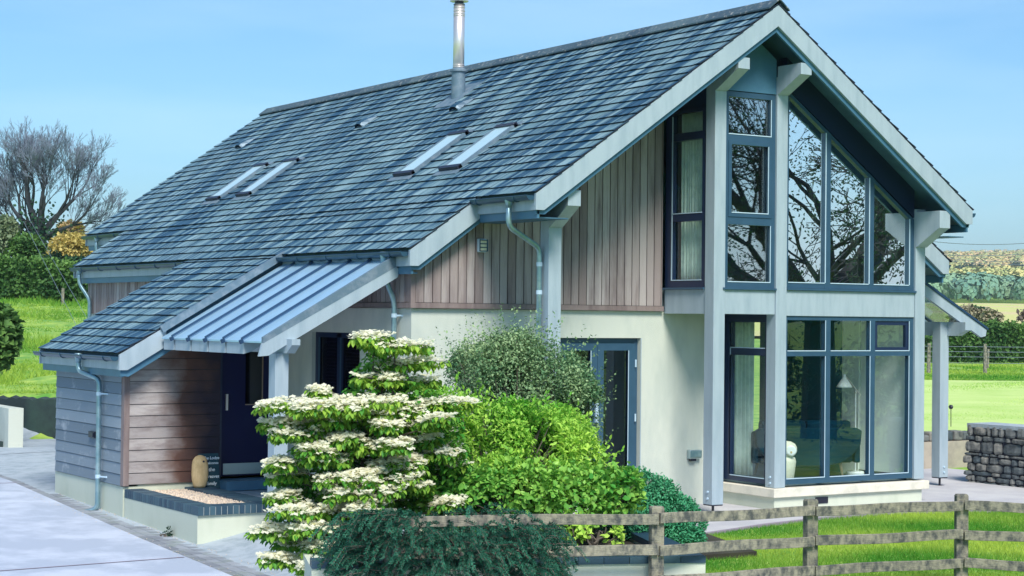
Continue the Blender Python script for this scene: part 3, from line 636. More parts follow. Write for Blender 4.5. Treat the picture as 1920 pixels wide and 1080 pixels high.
# wall light, socket
q = MB(); q.box(-3.99, -3.87, 1.0, 1.05, 3.02, 3.19); wl = q.build('wall_light', 'bead', house, bevel=.012)
bx('lamp_lens', 'lampbulb', wl, (-3.975, -3.885, .985, .999, 3.035, 3.175), bevel=.0)
q = MB()
for z in (3.035, 3.08, 3.125, 3.17): q.box(-3.985, -3.875, .972, .984, z-.006, z+.006)
q.box(-3.99, -3.98, .972, .984, 3.03, 3.18); q.box(-3.88, -3.87, .972, .984, 3.03, 3.18); q.build('guard', 'frame', wl)
q = MB(); q.box(-.60, -.39, 1.03, 1.10, .33, .45); so = q.build('outdoor_socket', 'plate', house, bevel=.012); bx('cover', 'pipe', so, (-.585, -.405, 1.015, 1.029, .36, .44)); bx('inlet', 'black', so, (-.57, -.48, 1.04, 1.09, .30, .329))
# --- standing-seam canopy over the porch
CY0, CY1 = 1.20, 4.36
cx0, cz0, cx1, cz1 = -5.02, 2.93, -6.80, 1.90
def zc(x): return cz0+(cz1-cz0)*(x-cx0)/(cx1-cx0)
q = MB(); q.add([(cx0, CY0+.02, cz0), (cx1, CY0+.02, cz1), (cx1, CY1, cz1), (cx0, CY1, cz0)]+[(cx0, CY0+.02, cz0-.02), (cx1, CY0+.02, cz1-.02), (cx1, CY1, cz1-.02), (cx0, CY1, cz0-.02)], [(0, 1, 2, 3), (7, 6, 5, 4), (1, 5, 6, 2), (0, 4, 5, 1)])
can = q.build('canopy_roof', 'zinc', house)
seams = [1.25+i*.545 for i in range(6)]
for i, y in enumerate(seams):
    if i == 0: continue
    q = MB(); q.beam((cx0, y, cz0+.022), (cx1-.02, y, cz1+.022), .024, .026); q.tube([(cx1-.03, y, cz1+.01), (cx1-.01, y, cz1-.03)], .03, 8); q.build('seam', 'seam', can)
q = MB(); q.prism([(cx0, cz0+.05), (cx1-.01, cz1+.05), (cx1-.01, cz1-.02), (cx0, cz0-.10)], 1, CY0-.002, CY0+.05); q.build('verge_trim', 'lead', can)
q = MB(); q.prism([(cx0, cz0-.04), (-6.82, zc(-6.82)-.015), (-6.86, zc(-6.86)-.14), (-6.74, zc(-6.74)-.20), (cx0, cz0-.24)], 1, CY0+.0, CY0+.045)
q.build('barge_board', 'paint', can)
for i in range(1, 6):
    if 1:
        y = 1.25+i*.545; q = MB(); q.prism([(-5.0, zc(-5.0)-.03), (-6.78, zc(-6.78)-.025), (-6.78, zc(-6.78)-.17), (-6.68, zc(-6.68)-.20), (-5.0, zc(-5.0)-.20)], 1, y+.02, y+.52 if i<5 else 4.34); q.build('rafter', 'paint', can)
q = MB(); q.prism([(1.06, 1.93), (4.40, 1.93), (4.40, 1.76), (1.20, 1.76), (1.06, 1.86)], 0, -6.51, -6.40); q.build('beam', 'paint', can)
q = MB(); q.box(-5.04, -4.99, CY0, CY1, 2.80, 2.88, m=0)
for i in range(5):
    y = seams[i]; q.tube([(-5.07, y+.06, 2.93), (-5.07, y+.27, 2.905), (-5.07, y+.49, 2.93)], .028, 8)
q.build('flashing', 'lead', can)
# --- glazed canopy on the right
q = MB(); q.prism([(2.75, 3.45), (5.40, 2.10), (5.38, 2.00), (5.28, 1.98), (2.75, 3.27)], 1, 1.30, 1.35); gc = q.build('glass_canopy', 'paint', house)
for y in (2.25, 3.25, 4.2):
    q = MB(); q.prism([(2.75, 3.40), (5.1, 2.22), (5.1, 2.10), (2.75, 3.26)], 1, y, y+.05); q.build('rafter', 'paint', gc)
q = MB(); q.prism([(3.9, 2.90), (5.42, 2.125), (5.42, 2.095), (3.9, 2.855)], 1, 1.28, 1.37); q.build('glazing_bar', 'seam', gc)
for y in (2.25, 3.25, 4.2): q = MB(); q.prism([(3.9, 2.88), (5.42, 2.105), (5.42, 2.085), (3.9, 2.84)], 1, y-.01, y+.06); q.build('glazing_bar', 'seam', gc)
q = MB(); q.prism([(3.95, 2.86), (5.38, 2.13), (5.38, 2.12), (3.95, 2.85)], 1, 1.37, 4.3); q.build('pane', 'paneroof', gc)
q = MB(); q.prism([(1.12, 2.21), (4.6, 2.21), (4.6, 2.0), (1.30, 2.0), (1.12, 2.09)], 0, 4.74, 4.86); q.build('beam', 'paint', gc)
# --- interior
Pt('interior_floor', 'intfloor', (.1, 2.55, .12, 1.33, -.03, .0), (-4.66, 2.555, 1.34, 13, -.03, .0)); Pt('interior_floor', 'intfloor', (-.9, 2.5, .18, 1.0, 2.32, 2.5), (-4.6, 2.55, 1.12, 13, 2.34, 2.6))
Pt('interior_ceiling', 'interior', (.2, 2.55, .2, 1.09, 2.30, 2.318), (-4.65, 2.55, 1.34, 13, 2.32, 2.338))
Pt('interior_wall', 'interior', (2.57, 2.74, .16, 1.098, .0, 2.29), (.30, .62, 1.45, 1.68, 0, 2.31), (2.545, 2.558, 1.102, 1.45, .0, 2.31))
Pt('interior_frame', 'interior', (2.60, 2.68, 3.95, 4.05, 0, 2.2))
Pt('interior_wall', 'teal', (-4.6, 2.55, 5.0, 5.1, 0, 2.31), (2.545, 2.558, 1.46, 3.28, 0, 2.31))
q = MB(); q.prism([(-4.0, 2.6), (2.54, 2.6), (2.54, 3.80), (-.43, 5.85), (-4.0, 3.35)], 1, 4.4, 4.5); q.build('interior_wall', 'teal', house)
Pt('interior_wall', 'interior', (2.0, 2.35, 2.3, 2.4, 2.6, 3.9), (2.60, 2.74, .2, 1.098, 2.62, 3.6))
Pt('skirting', 'framenavy', (2.55, 2.568, .16, 1.098, .0, .07))
q = MB(); q.box(-7.0, -6.98, 5, 7.2, 0, .01); q.build('interior_floor', 'intfloor', house)
# ------------------------------------------------------------------ raised planter at the porch
pl = empty('porch_planter', (-6.55, 3.5, -.45), 'low cream rendered planter edged with dark blue bricks and filled with gravel', 'planter')
bx('wall', 'creamdirty', pl, (-7.15, -6.98, 2.27, 4.72, -.75, -.222), (-6.98, -6.0, 2.27, 2.46, -.75, -.222), (-6.20, -6.0, 2.46, 4.72, -.75, -.222))
q = MB()
def brow(x0, x1, y0, y1, along):
    L_ = (x1-x0) if along == 'x' else (y1-y0); n = int(round(L_/.078))
    for i in range(n):
        a = L_*i/n; b = L_*(i+1)/n-.009; t = R(0, 1); e = R(-.002, .002)
        if along == 'x': q.box(x0+a, x0+b, y0, y1, -.22, -.112+e, t=t)
        else: q.box(x0, x1, y0+a, y0+b, -.22, -.112+e, t=t)
brow(-7.155, -6.0, 2.235, 2.48, 'x'); brow(-7.155, -6.90, 2.49, 4.72, 'y'); brow(-6.31, -6.0, 2.49, 4.72, 'y')
q.build('coping', 'brick', pl, bevel=.003)
bx('mortar', 'mortar', pl, (-7.148, -6.01, 2.245, 2.47, -.221, -.120), (-7.148, -6.91, 2.49, 4.715, -.221, -.12), (-6.30, -6.01, 2.49, 4.715, -.221, -.12))
def pebbles(n, x0, x1, y0, y1, z):
    V_ = []; F_ = []; T_ = []
    base = np.array([(1, 0, 0), (-1, 0, 0), (0, 1, 0), (0, -1, 0), (0, 0, 1), (0, 0, -1)], float); fc = [(0, 2, 4), (2, 1, 4), (1, 3, 4), (3, 0, 4), (2, 0, 5), (1, 2, 5), (3, 1, 5), (0, 3, 5)]
    for i in range(n):
        c = np.array((R(x0, x1), R(y0, y1), z+R(-.004, .012))); s_ = np.array((R(.009, .02), R(.009, .02), R(.007, .013))); a = R(0, pi)
        p = base*s_; p = np.stack([p[:, 0]*cos(a)-p[:, 1]*sin(a), p[:, 0]*sin(a)+p[:, 1]*cos(a), p[:, 2]], 1)+c; k = len(V_)*6
        V_.append(p); F_ += [(k+f[0], k+f[1], k+f[2]) for f in fc]; T_ += [R(0, 1)**2]*8
    return npmesh('gravel', np.concatenate(V_), F_, ['pebble'], tint=T_, smooth=True)
bx('soil', 'pebble', pl, (-6.90, -6.31, 2.48, 4.72, -.3, -.16)); g = link('gravel', pebbles(3600, -6.89, -6.32, 2.49, 4.71, -.152), pl); g['kind'] = 'stuff'
# carved owl and chalk board on the coping
def owl(name, c, s, m, label, eyes, yaw=0):
    o = empty(name, c, label, 'ornament'); q = MB()
    prof = [(.30, 0), (.37, .08), (.44, .25), (.47, .45), (.46, .62), (.45, .78), (.40, .92), (.27, 1.03), (.08, 1.08)] if m == 'owlwood' else [(.27, 0), (.32, .06), (.37, .35), (.40, .55), (.36, .66), (.29, .69), (.36, .73), (.43, .82), (.43, .93), (.36, 1.03), (.22, 1.09), (.05, 1.11)]
    q.lathe(c, [(r*s, z*s) for r, z in prof], 28, sx=.62 if m == 'owlwood' else .8, sy=.5 if m == 'owlwood' else .7); q.build('body', m, o, smooth=True)
    return o
ow = owl('owl_ornament', (-6.19, 4.48, -.108), .40, 'owlwood', 'carved golden wooden owl standing on the dark brick coping', 1)
for dx in (.015, .085):
    q = MB(); q.tube([(-6.19+dx, 4.40+dx*.25, .245), (-6.19+dx, 4.385+dx*.25, .245)], .014, 10); q.build('eye', 'black', ow)
sg_ = empty('chalkboard_sign', (-6.0, 4.6, -.12), 'dark slate board with white handwritten welcome beside the front door', 'sign')
SGm = Matrix.Translation((-5.99, 4.565, -.14)) @ Matrix.Rotation(radians(-8), 4, 'X')
def place(q, M_): q.v = [tuple(M_ @ Vector(p)) for p in q.v]; return q
q = MB(); q.box(-.16, .13, 0, .015, 0, .475); place(q, SGm).build('board', 'slateboard', sg_)
def text(s, size, x, z, parent, M_, m='chalk', sh=.12, ax=1):
    c = bpy.data.curves.new('txt', 'FONT'); c.body = s; c.size = size; c.extrude = .0015; c.align_x = 'CENTER'; c.shear = sh; c.offset = .0012
    to = bpy.data.objects.new('txt', c); S.collection.objects.link(to); bpy.context.view_layer.update()
    me = bpy.data.meshes.new_from_object(to.evaluated_get(bpy.context.evaluated_depsgraph_get())); bpy.data.objects.remove(to)
    me.materials.clear(); me.materials.append(MT[m]); me.transform(M_ @ Matrix.Translation((x, -.003, z)) @ Matrix.Rotation(radians(90), 4, 'X'))
    return link('lettering', me, parent)
for s_, sz, xx, z in (('The Lodge', .056, .015, .395), ('Welcomes', .046, .02, .33), ('the', .070, .02, .235), ('Greaves', .062, .02, .145), ('family', .062, .01, .05)): text(s_, sz, xx, z, sg_, SGm)
# ------------------------------------------------------------------ things indoors
def curtain_tied(x0, x1, zt0, zt1, xg, zg_, label, y=.24):
    n, m_ = 26, 34; V_ = np.zeros((m_+1, n+1, 3))
    for j in range(m_+1):
        v = j/m_
        for i in range(n+1):
            u = i/n; top = np.array((x0+(x1-x0)*u, zt0+(zt1-zt0)*u))
            if v < .5:
                k = v/.5; g = np.array((xg-.05+.10*u, zg_)); e = k**(1.2-.5*u); p = top*(1-e)+g*e; p = (top[0]*(1-k**(.75+.5*(1-u)))+g[0]*k**(.75+.5*(1-u)), p[1]); amp = .03*(1-k)+.012
            else:
                k = (v-.5)/.5; p = (xg-.05+.10*u+(u-.5)*.05*k, zg_*(1-k)+2.66*k); amp = .018
            V_[j, i] = (p[0], y+amp*sin(u*2*pi*5+v), p[1])
    V_ = V_.reshape(-1, 3); F_ = [(j*(n+1)+i, j*(n+1)+i+1, (j+1)*(n+1)+i+1, (j+1)*(n+1)+i) for j in range(m_) for i in range(n)]
    o = link('curtain', npmesh('curtain', V_, F_, ['curtain'], smooth=True), origin=(xg, y, 2.66)); so_ = o.modifiers.new('thick', 'SOLIDIFY'); so_.thickness = .004
    return tag(o, label, 'curtain', 'curtains tied back in the gable window')
curtain_tied(.26, .88, 5.16, 4.76, .84, 4.10, 'pale green curtain tied back in the tallest sloping pane next to the post')
curtain_tied(1.02, 1.67, 4.62, 4.20, 1.62, 3.76, 'pale green curtain tied back in the middle of the three sloping panes')
curtain_tied(1.82, 2.42, 4.08, 3.66, 2.38, 3.34, 'pale green curtain tied back in the lowest sloping pane under the eave')
def curtain_flat(p0, p1, z0, z1, label, folds=9):
    n = 60; p0 = np.array(p0, float); p1 = np.array(p1, float); d = p1-p0; nn = np.array((-d[1], d[0]))/np.linalg.norm(d); V_ = []
    for j in range(9):
        for i in range(n+1):
            u = i/n; a = .025*sin(u*2*pi*folds)+.008*sin(u*41+j*.3); q_ = p0+d*u+nn*a; V_.append((q_[0], q_[1], z0+(z1-z0)*j/8))
    F_ = [(j*(n+1)+i, j*(n+1)+i+1, (j+1)*(n+1)+i+1, (j+1)*(n+1)+i) for j in range(8) for i in range(n)]
    o = link('curtain', npmesh('curtain', V_, F_, ['curtain'], smooth=True), origin=(p0[0], p0[1], z0)); o.modifiers.new('thick', 'SOLIDIFY').thickness = .004
    return tag(o, label, 'curtain')
curtain_flat((-.86, .42), (-.86, .93), 2.66, 4.95, 'straight hanging pale curtain behind the upper window on the side of the bay')
curtain_flat((.42, 1.36), (.80, 1.38), .03, 2.25, 'narrow grey-green curtain beside the cream pillar in the downstairs bay', 5)
# sofa seen from behind
sf = empty('sofa', (1.35, 1.35, 0), 'teal two-seat sofa with its rounded back to the downstairs bay window', 'sofa')
def rot(q, a, c): ca, sa = cos(a), sin(a); q.v = [((p[0]-c[0])*ca-(p[1]-c[1])*sa+c[0], (p[0]-c[0])*sa+(p[1]-c[1])*ca+c[1], p[2]) for p in q.v]; return q
c0 = (1.60, 1.30)
SA = radians(-20)
q = MB(); out = []
for k in range(15):
    a = k/14; xx = -.78+1.56*a; z0 = .16+.30*abs(2*a-1)**4; out.append((xx, z0))
q.prism([(c0[0]+p[0], p[1]) for p in out]+[(c0[0]+.80, .66), (c0[0]+.72, .70), (c0[0]-.72, .70), (c0[0]-.80, .66)], 1, c0[1]-.36, c0[1]-.27); rot(q, SA, c0).build('backrest', 'sofa', sf, bevel=.02)
for s_ in (-1, 1):
    q = MB(); q.prism([(c0[1]-.28, .2), (c0[1]+.42, .24), (c0[1]+.45, .48), (c0[1]+.1, .56), (c0[1]-.28, .66)], 0, c0[0]+s_*.72, c0[0]+s_*.81); rot(q, SA, c0).build('armrest', 'sofa', sf, bevel=.02)
    q = MB(); q.box(c0[0]+min(0, s_*.68), c0[0]+max(0, s_*.68), c0[1]-.27, c0[1]-.10, .42, .80); rot(q, SA, c0).build('cushion', 'sofa', sf, bevel=.05)
q = MB(); q.box(c0[0]-.71, c0[0]+.71, c0[1]-.26, c0[1]+.42, .2, .44); rot(q, SA, c0).build('seat', 'sofa', sf, bevel=.04)
for sx in (-1, 1):
    for sy in (-.28, .34):
        q = MB(); q.tube([(c0[0]+sx*.5, c0[1]+sy, .2), (c0[0]+sx*.54, c0[1]+sy, 0)], [.026, .015], 8); rot(q, SA, c0).build('leg', 'inttimber', sf)
# floor lamp
lx, ly = 2.34, .95
fl_ = empty('floor_lamp', (lx, ly, 0), 'white angled floor lamp standing behind the sofa in the bay window', 'lamp')
q = MB(); q.lathe((lx, ly, 0), [(.13, 0), (.13, .05), (.12, .065), (.02, .07)], 24); q.build('base', 'white', fl_, smooth=False)
q = MB(); q.tube([(lx, ly, .06), (lx, ly, 1.22)], .011, 8); q.build('pole', 'white', fl_)
q = MB(); q.tube([(lx+.10, ly, 1.14), (lx-.28, ly-.1, 1.42)], .009, 8); q.lathe((lx, ly, 1.2), [(.02, -.03), (.025, 0), (.02, .03)], 10); q.build('arm', 'steel', fl_)
q = MB(); q.lathe((lx-.33, ly-.12, 1.27), [(.115, 0), (.10, .03), (.055, .10), (.028, .13), (.02, .18), (.012, .19)], 20); q.build('lamp_shade', 'white', fl_, smooth=True)
wo = owl('owl_statue', (.53, .40, .03), .50, 'owlwhite', 'white ceramic owl standing inside the bay window by the post', 1)
od = np.array((-.54, -.84, 0)); op = np.array((.84, -.54, 0)); oc = np.array((.53, .40, .462))
for k_ in (-1, 1):
    q = MB(); p_ = oc+op*k_*.062; q.tube([p_+od*.10, p_+od*.150, p_+od*.158], [.07, .07, .055], 16); q.build('face_disc', 'white', wo)
    q = MB(); q.tube([p_+od*.157-np.array((0, 0, .02)), p_+od*.164-np.array((0, 0, .02))], .015, 8); q.build('eye', 'owlwood', wo)
wd_ = empty('wardrobe', (1.95, 3.4, 2.6), 'plain teal wardrobe standing in the dark upstairs room behind the gable glass', 'wardrobe')
bx('body', 'teal', wd_, (1.2, 2.4, 3.2, 3.7, 2.6, 3.75)); bx('door', 'teal', wd_, (1.22, 1.78, 3.18, 3.199, 2.65, 3.7), (1.82, 2.38, 3.18, 3.199, 2.65, 3.7))
# ------------------------------------------------------------------ foliage helpers
def nrm(a): return a/(np.linalg.norm(a, axis=-1, keepdims=True)+1e-9)
def leafmesh(name, P_, D, N, L_, W, tint, m, curl=.15):
    """P base points, D leaf direction, N normal, L length, W width: folded six-point leaves"""
    n = len(P_); D = nrm(D); S_ = nrm(np.cross(D, N)); N = nrm(np.cross(S_, D)); L_ = np.broadcast_to(L_, n)[:, None]; W = np.broadcast_to(W, n)[:, None]
    a = P_; b = P_+D*L_*.35+S_*W*.5+N*L_*.10; c = P_+D*L_*.35-S_*W*.5+N*L_*.10; e = P_+D*L_*.72+S_*W*.36+N*L_*.04; f = P_+D*L_*.72-S_*W*.36+N*L_*.04; t = P_+D*L_-N*L_*curl; mm = P_+D*L_*.5
    V_ = np.stack([a, b, e, t, f, c], 1).reshape(-1, 3); i = np.arange(n)[:, None]*6
    F_ = np.concatenate([i+np.array([[0, 1, 2, 3]]), i+np.array([[0, 3, 4, 5]])], 0); T_ = np.concatenate([tint, tint])
    return npmesh(name, V_, F_, [m], tint=T_)
def rdir(n): return nrm(rng.normal(size=(n, 3)))
def merge(meshes_name, arrs, m):
    V_ = []; F_ = []; T_ = []; k = 0
    for v, f, t in arrs: V_.append(v); F_.append(f+k); T_.append(t); k += len(v)
    return npmesh(meshes_name, np.concatenate(V_), np.concatenate(F_), [m], tint=np.concatenate(T_))
def blob_points(blobs, n, shell=.35):
    """points in union of ellipsoids [(c, r)], biased to the outer shell; returns pts, outward normal, depth(0 centre..1 surface)"""
    vol = np.array([b[1][0]*b[1][1]*b[1][2] for b in blobs])**.67; cnt = np.maximum(1, (n*vol/vol.sum())).astype(int); P_ = []; N_ = []; Q_ = []
    for (c, r), k in zip(blobs, cnt):
        d = rdir(k); rad = 1-shell*rng.random(k)**1.5; lump = 1+.10*np.sin(d[:, 0]*7+c[0]*9)*np.sin(d[:, 2]*8+c[2]*5)+.06*np.sin(d[:, 1]*15+d[:, 0]*11)
        P_.append(np.array(c)+d*np.array(r)*(rad*lump)[:, None]); N_.append(nrm(d/np.array(r))); Q_.append(rad)
    return np.concatenate(P_), np.concatenate(N_), np.concatenate(Q_)
def clumpy(P_, sc=4., seed=0):
    r = np.random.default_rng(seed); k = r.normal(size=(5, 3))*sc; ph = r.random(5)*6.28
    return np.clip(.5+.28*sum(np.sin(P_@k[i]+ph[i]) for i in range(5))/1.6, 0, 1)
def stems(q, base, tips, r0=.02, r1=.004, sag=0.):
    for t in tips:
        b = np.array(base, float)+rng.normal(size=3)*.03; t = np.array(t, float); mid = (b+t)/2+rng.normal(size=3)*.05+np.array((0, 0, sag)); q.tube([b, mid, t], [r0, (r0+r1)/2, r1], 5)
def shrub(name, blobs, n, L_, W, m, label, cat, seed=0, updir=.5, shell=.4, base=None, wood='twigbrown', tb=0., nst=22, sprigs=0, spl=.25, th=.0, satellites=True):
    bl2 = []
    for c_, r_ in blobs:
        for _ in range(5):
            d_ = rdir(1)[0]; d_[2] = abs(d_[2])*.8; k_ = R(.28, .5); bl2.append((tuple(np.array(c_)+d_*np.array(r_)*.8), tuple(np.array(r_)*k_)))
    if satellites: blobs = list(blobs)+bl2
    pts, nn, rad = blob_points(blobs, n, shell)
    keep = clumpy(pts, 5.5, seed+50) > th; pts, nn, rad = pts[keep], nn[keep], rad[keep]
    if sprigs:
        i = rng.choice(len(pts), sprigs); i = i[rad[i] > .85] if (rad[i] > .85).any() else i; k = 9
        sd0 = nrm(nn[i]+np.array((0, 0, .9))+rng.normal(size=(len(i), 3))*.35); base_ = pts[i]
        u = np.linspace(0, 1, k)[None, :, None]; ll = rng.uniform(.4, 1, (len(i), 1, 1))*spl
        sp = (base_[:, None, :]+sd0[:, None, :]*u*ll+rng.normal(size=(len(i), k, 3))*.008).reshape(-1, 3); pts = np.concatenate([pts, sp]); nn = np.concatenate([nn, np.repeat(nn[i], k, 0)])
    k = len(pts); D = nrm(nn*.6+rdir(k)*.9+np.array((0, 0, updir*.3))); N_ = nrm(nn*.5+rdir(k)*.6+np.array((0, 0, .8)))
    t = np.clip(clumpy(pts, 3.2, seed)*.6+rng.random(k)*.5-.1+tb, 0, 1); s_ = rng.uniform(.55, 1.35, k)
    c = base if base is not None else (np.mean([b[0][0] for b in blobs]), np.mean([b[0][1] for b in blobs]), -.3)
    o = empty(name, c, label, cat)
    link('foliage', leafmesh('foliage', pts, D, N_, L_*s_, W*s_, t, m), o)
    q = MB(); stems(q, c, [np.array(b[0])+rng.normal(size=3)*np.array(b[1])*.45 for b in blobs for _ in range(max(2, nst//len(blobs)))], .02, .004); q.build('stem', wood, o)
    return o
def W3(x, y, d): return tuple(PX(x, y, d))
# ------------------------------------------------------------------ fence and retaining wall in front
def rail_pt(px, y, z):   # the spot on the fence line seen at column px with height z
    hor = 571.6+(px+1213)*.01047; d = (CAM[2]-z)*FPX/(y-hor); p = PX(px, y, d); return np.array((p[0], p[1]))
FP = [(735, 967), (1238, 962), (1530, 948), (1808, 938), (2090, 950)]
FX = [rail_pt(a, b, .52) for a, b in FP]
fen = empty('wooden_fence', (FX[2][0], FX[2][1], -.35), 'weathered grey post and rail fence in the foreground, dark with lichen', 'fence')
FL = [FX[0]-(FX[1]-FX[0])*.05]+[p for p in FX]
def rail(zc_, ztops):
    for i in range(len(FX)-1):
        a = FX[i]; b = FX[i+1]; d = (b-a)/np.linalg.norm(b-a); n_ = np.array((d[1], -d[0])); 
        za, zb = zc_+ztops[i], zc_+ztops[i+1]
        a = a-n_*0; q = MB(); s_ = 8; pv = None
        pts = [np.array((*(a*(1-u)+b*u), (za*(1-u)+zb*u)+.006*sin(u*7+i*3+zc_*9))) for u in np.linspace(.004, .996, s_)]
        v = []
        for p in pts:
            for du, dz in ((0, -.046), (.038, -.046), (.038, .044), (.0, .046)): v.append((p[0]-n_[0]*du, p[1]-n_[1]*du, p[2]+dz))
        fs = [(k*4+j, k*4+(j+1) % 4, k*4+4+(j+1) % 4, k*4+4+j) for k in range(s_-1) for j in range(4)]+[(3, 2, 1, 0), (4*s_-4, 4*s_-3, 4*s_-2, 4*s_-1)]
        q.add(v, fs, t=R(0, .6)); q.build('rail', 'fencewood', fen, bevel=.004)
rail(.47, [0, 0, 0, 0, 0]); rail(.195, [0, 0, 0, .0, 0]); rail(-.075, [0, 0, 0, 0, 0])
for i, p in enumerate(FX):
    d = FX[min(i+1, 4)]-FX[max(i-1, 0)]; d /= np.linalg.norm(d); n_ = np.array((-d[1], d[0])); c = p+n_*.085-d*.0; q = MB(); v = []
    for z in (-.6, .555, .572):
        k = 1 if z < .57 else .85
        for a, b in ((-.058, -.04), (.058, -.04), (.058, .04), (-.058, .04)): v.append((c[0]+d[0]*a*k+n_[0]*b*k, c[1]+d[1]*a*k+n_[1]*b*k, z))
    q.add(v, [(r*4+j, r*4+(j+1) % 4, r*4+4+(j+1) % 4, r*4+4+j) for r in range(2) for j in range(4)]+[(3, 2, 1, 0), (8, 9, 10, 11)], t=R(.2, .9)); q.build('post', 'fencewood', fen, bevel=.004)
# retaining wall behind the fence
wa = rail_pt(600, 1052, .10); wb = rail_pt(1345, 1046, .10)
wa = FX[0]+(FX[0]-FX[1])*.28; dW = (FX[1]-FX[0])/np.linalg.norm(FX[1]-FX[0]); nW = np.array((-dW[1], dW[0])); A = wa+nW*.22; B = FX[1]+dW*.48+nW*.22
rw = empty('retaining_wall', ((A[0]+B[0])/2, (A[1]+B[1])/2, -.5), 'low cream rendered retaining wall with a thin dark coping below the fence rails', 'wall')
def pw_(p, o_): return (p[0]+nW[0]*o_, p[1]+nW[1]*o_)
q = MB(); q.prism([pw_(A, 0), pw_(B, 0), pw_(B, .22), pw_(A, .22)], 2, -.9, .05); q.prism([pw_(B-dW*.22, .22), pw_(B, .22), pw_(B, 2.6), pw_(B-dW*.22, 2.6)], 2, -.9, .05); q.prism([pw_(A, .22), pw_(A+dW*.22, .22), pw_(A+dW*.22, 2.0), pw_(A, 2.0)], 2, -.9, .05); q.build('wall', 'creamdirty', rw)
q = MB(); Lw = np.linalg.norm(B-A); n = int(Lw/.22)
for i in range(n): q.prism([pw_(A+dW*(Lw*i/n+.002), -.015), pw_(A+dW*(Lw*(i+1)/n-.003), -.015), pw_(A+dW*(Lw*(i+1)/n-.003), .235), pw_(A+dW*(Lw*i/n+.002), .235)], 2, .052, .115+R(-.002, .002), t=R(0, 1))
q.prism([pw_(B-dW*.235, .236), pw_(B+dW*.015, .236), pw_(B+dW*.015, 2.6), pw_(B-dW*.235, 2.6)], 2, .052, .113); q.build('coping', 'brick', rw)
q = MB(); q.prism([pw_(A+dW*.22, .236), pw_(B-dW*.236, .236), pw_(B-dW*.236, 2.6), pw_(A+dW*.22, 2.6)], 2, -.3, .02); tag(q.build('planting_bed', 'soil'), kind='structure')
q = MB(); q.prism([(-6.4, -3.2), (-3.2, -3.4), (-2.6, -1.7), (-3.2, .9), (-5.2, .9)], 2, -.35, -.24); tag(q.build('flower_bed', 'soil'), kind='structure')
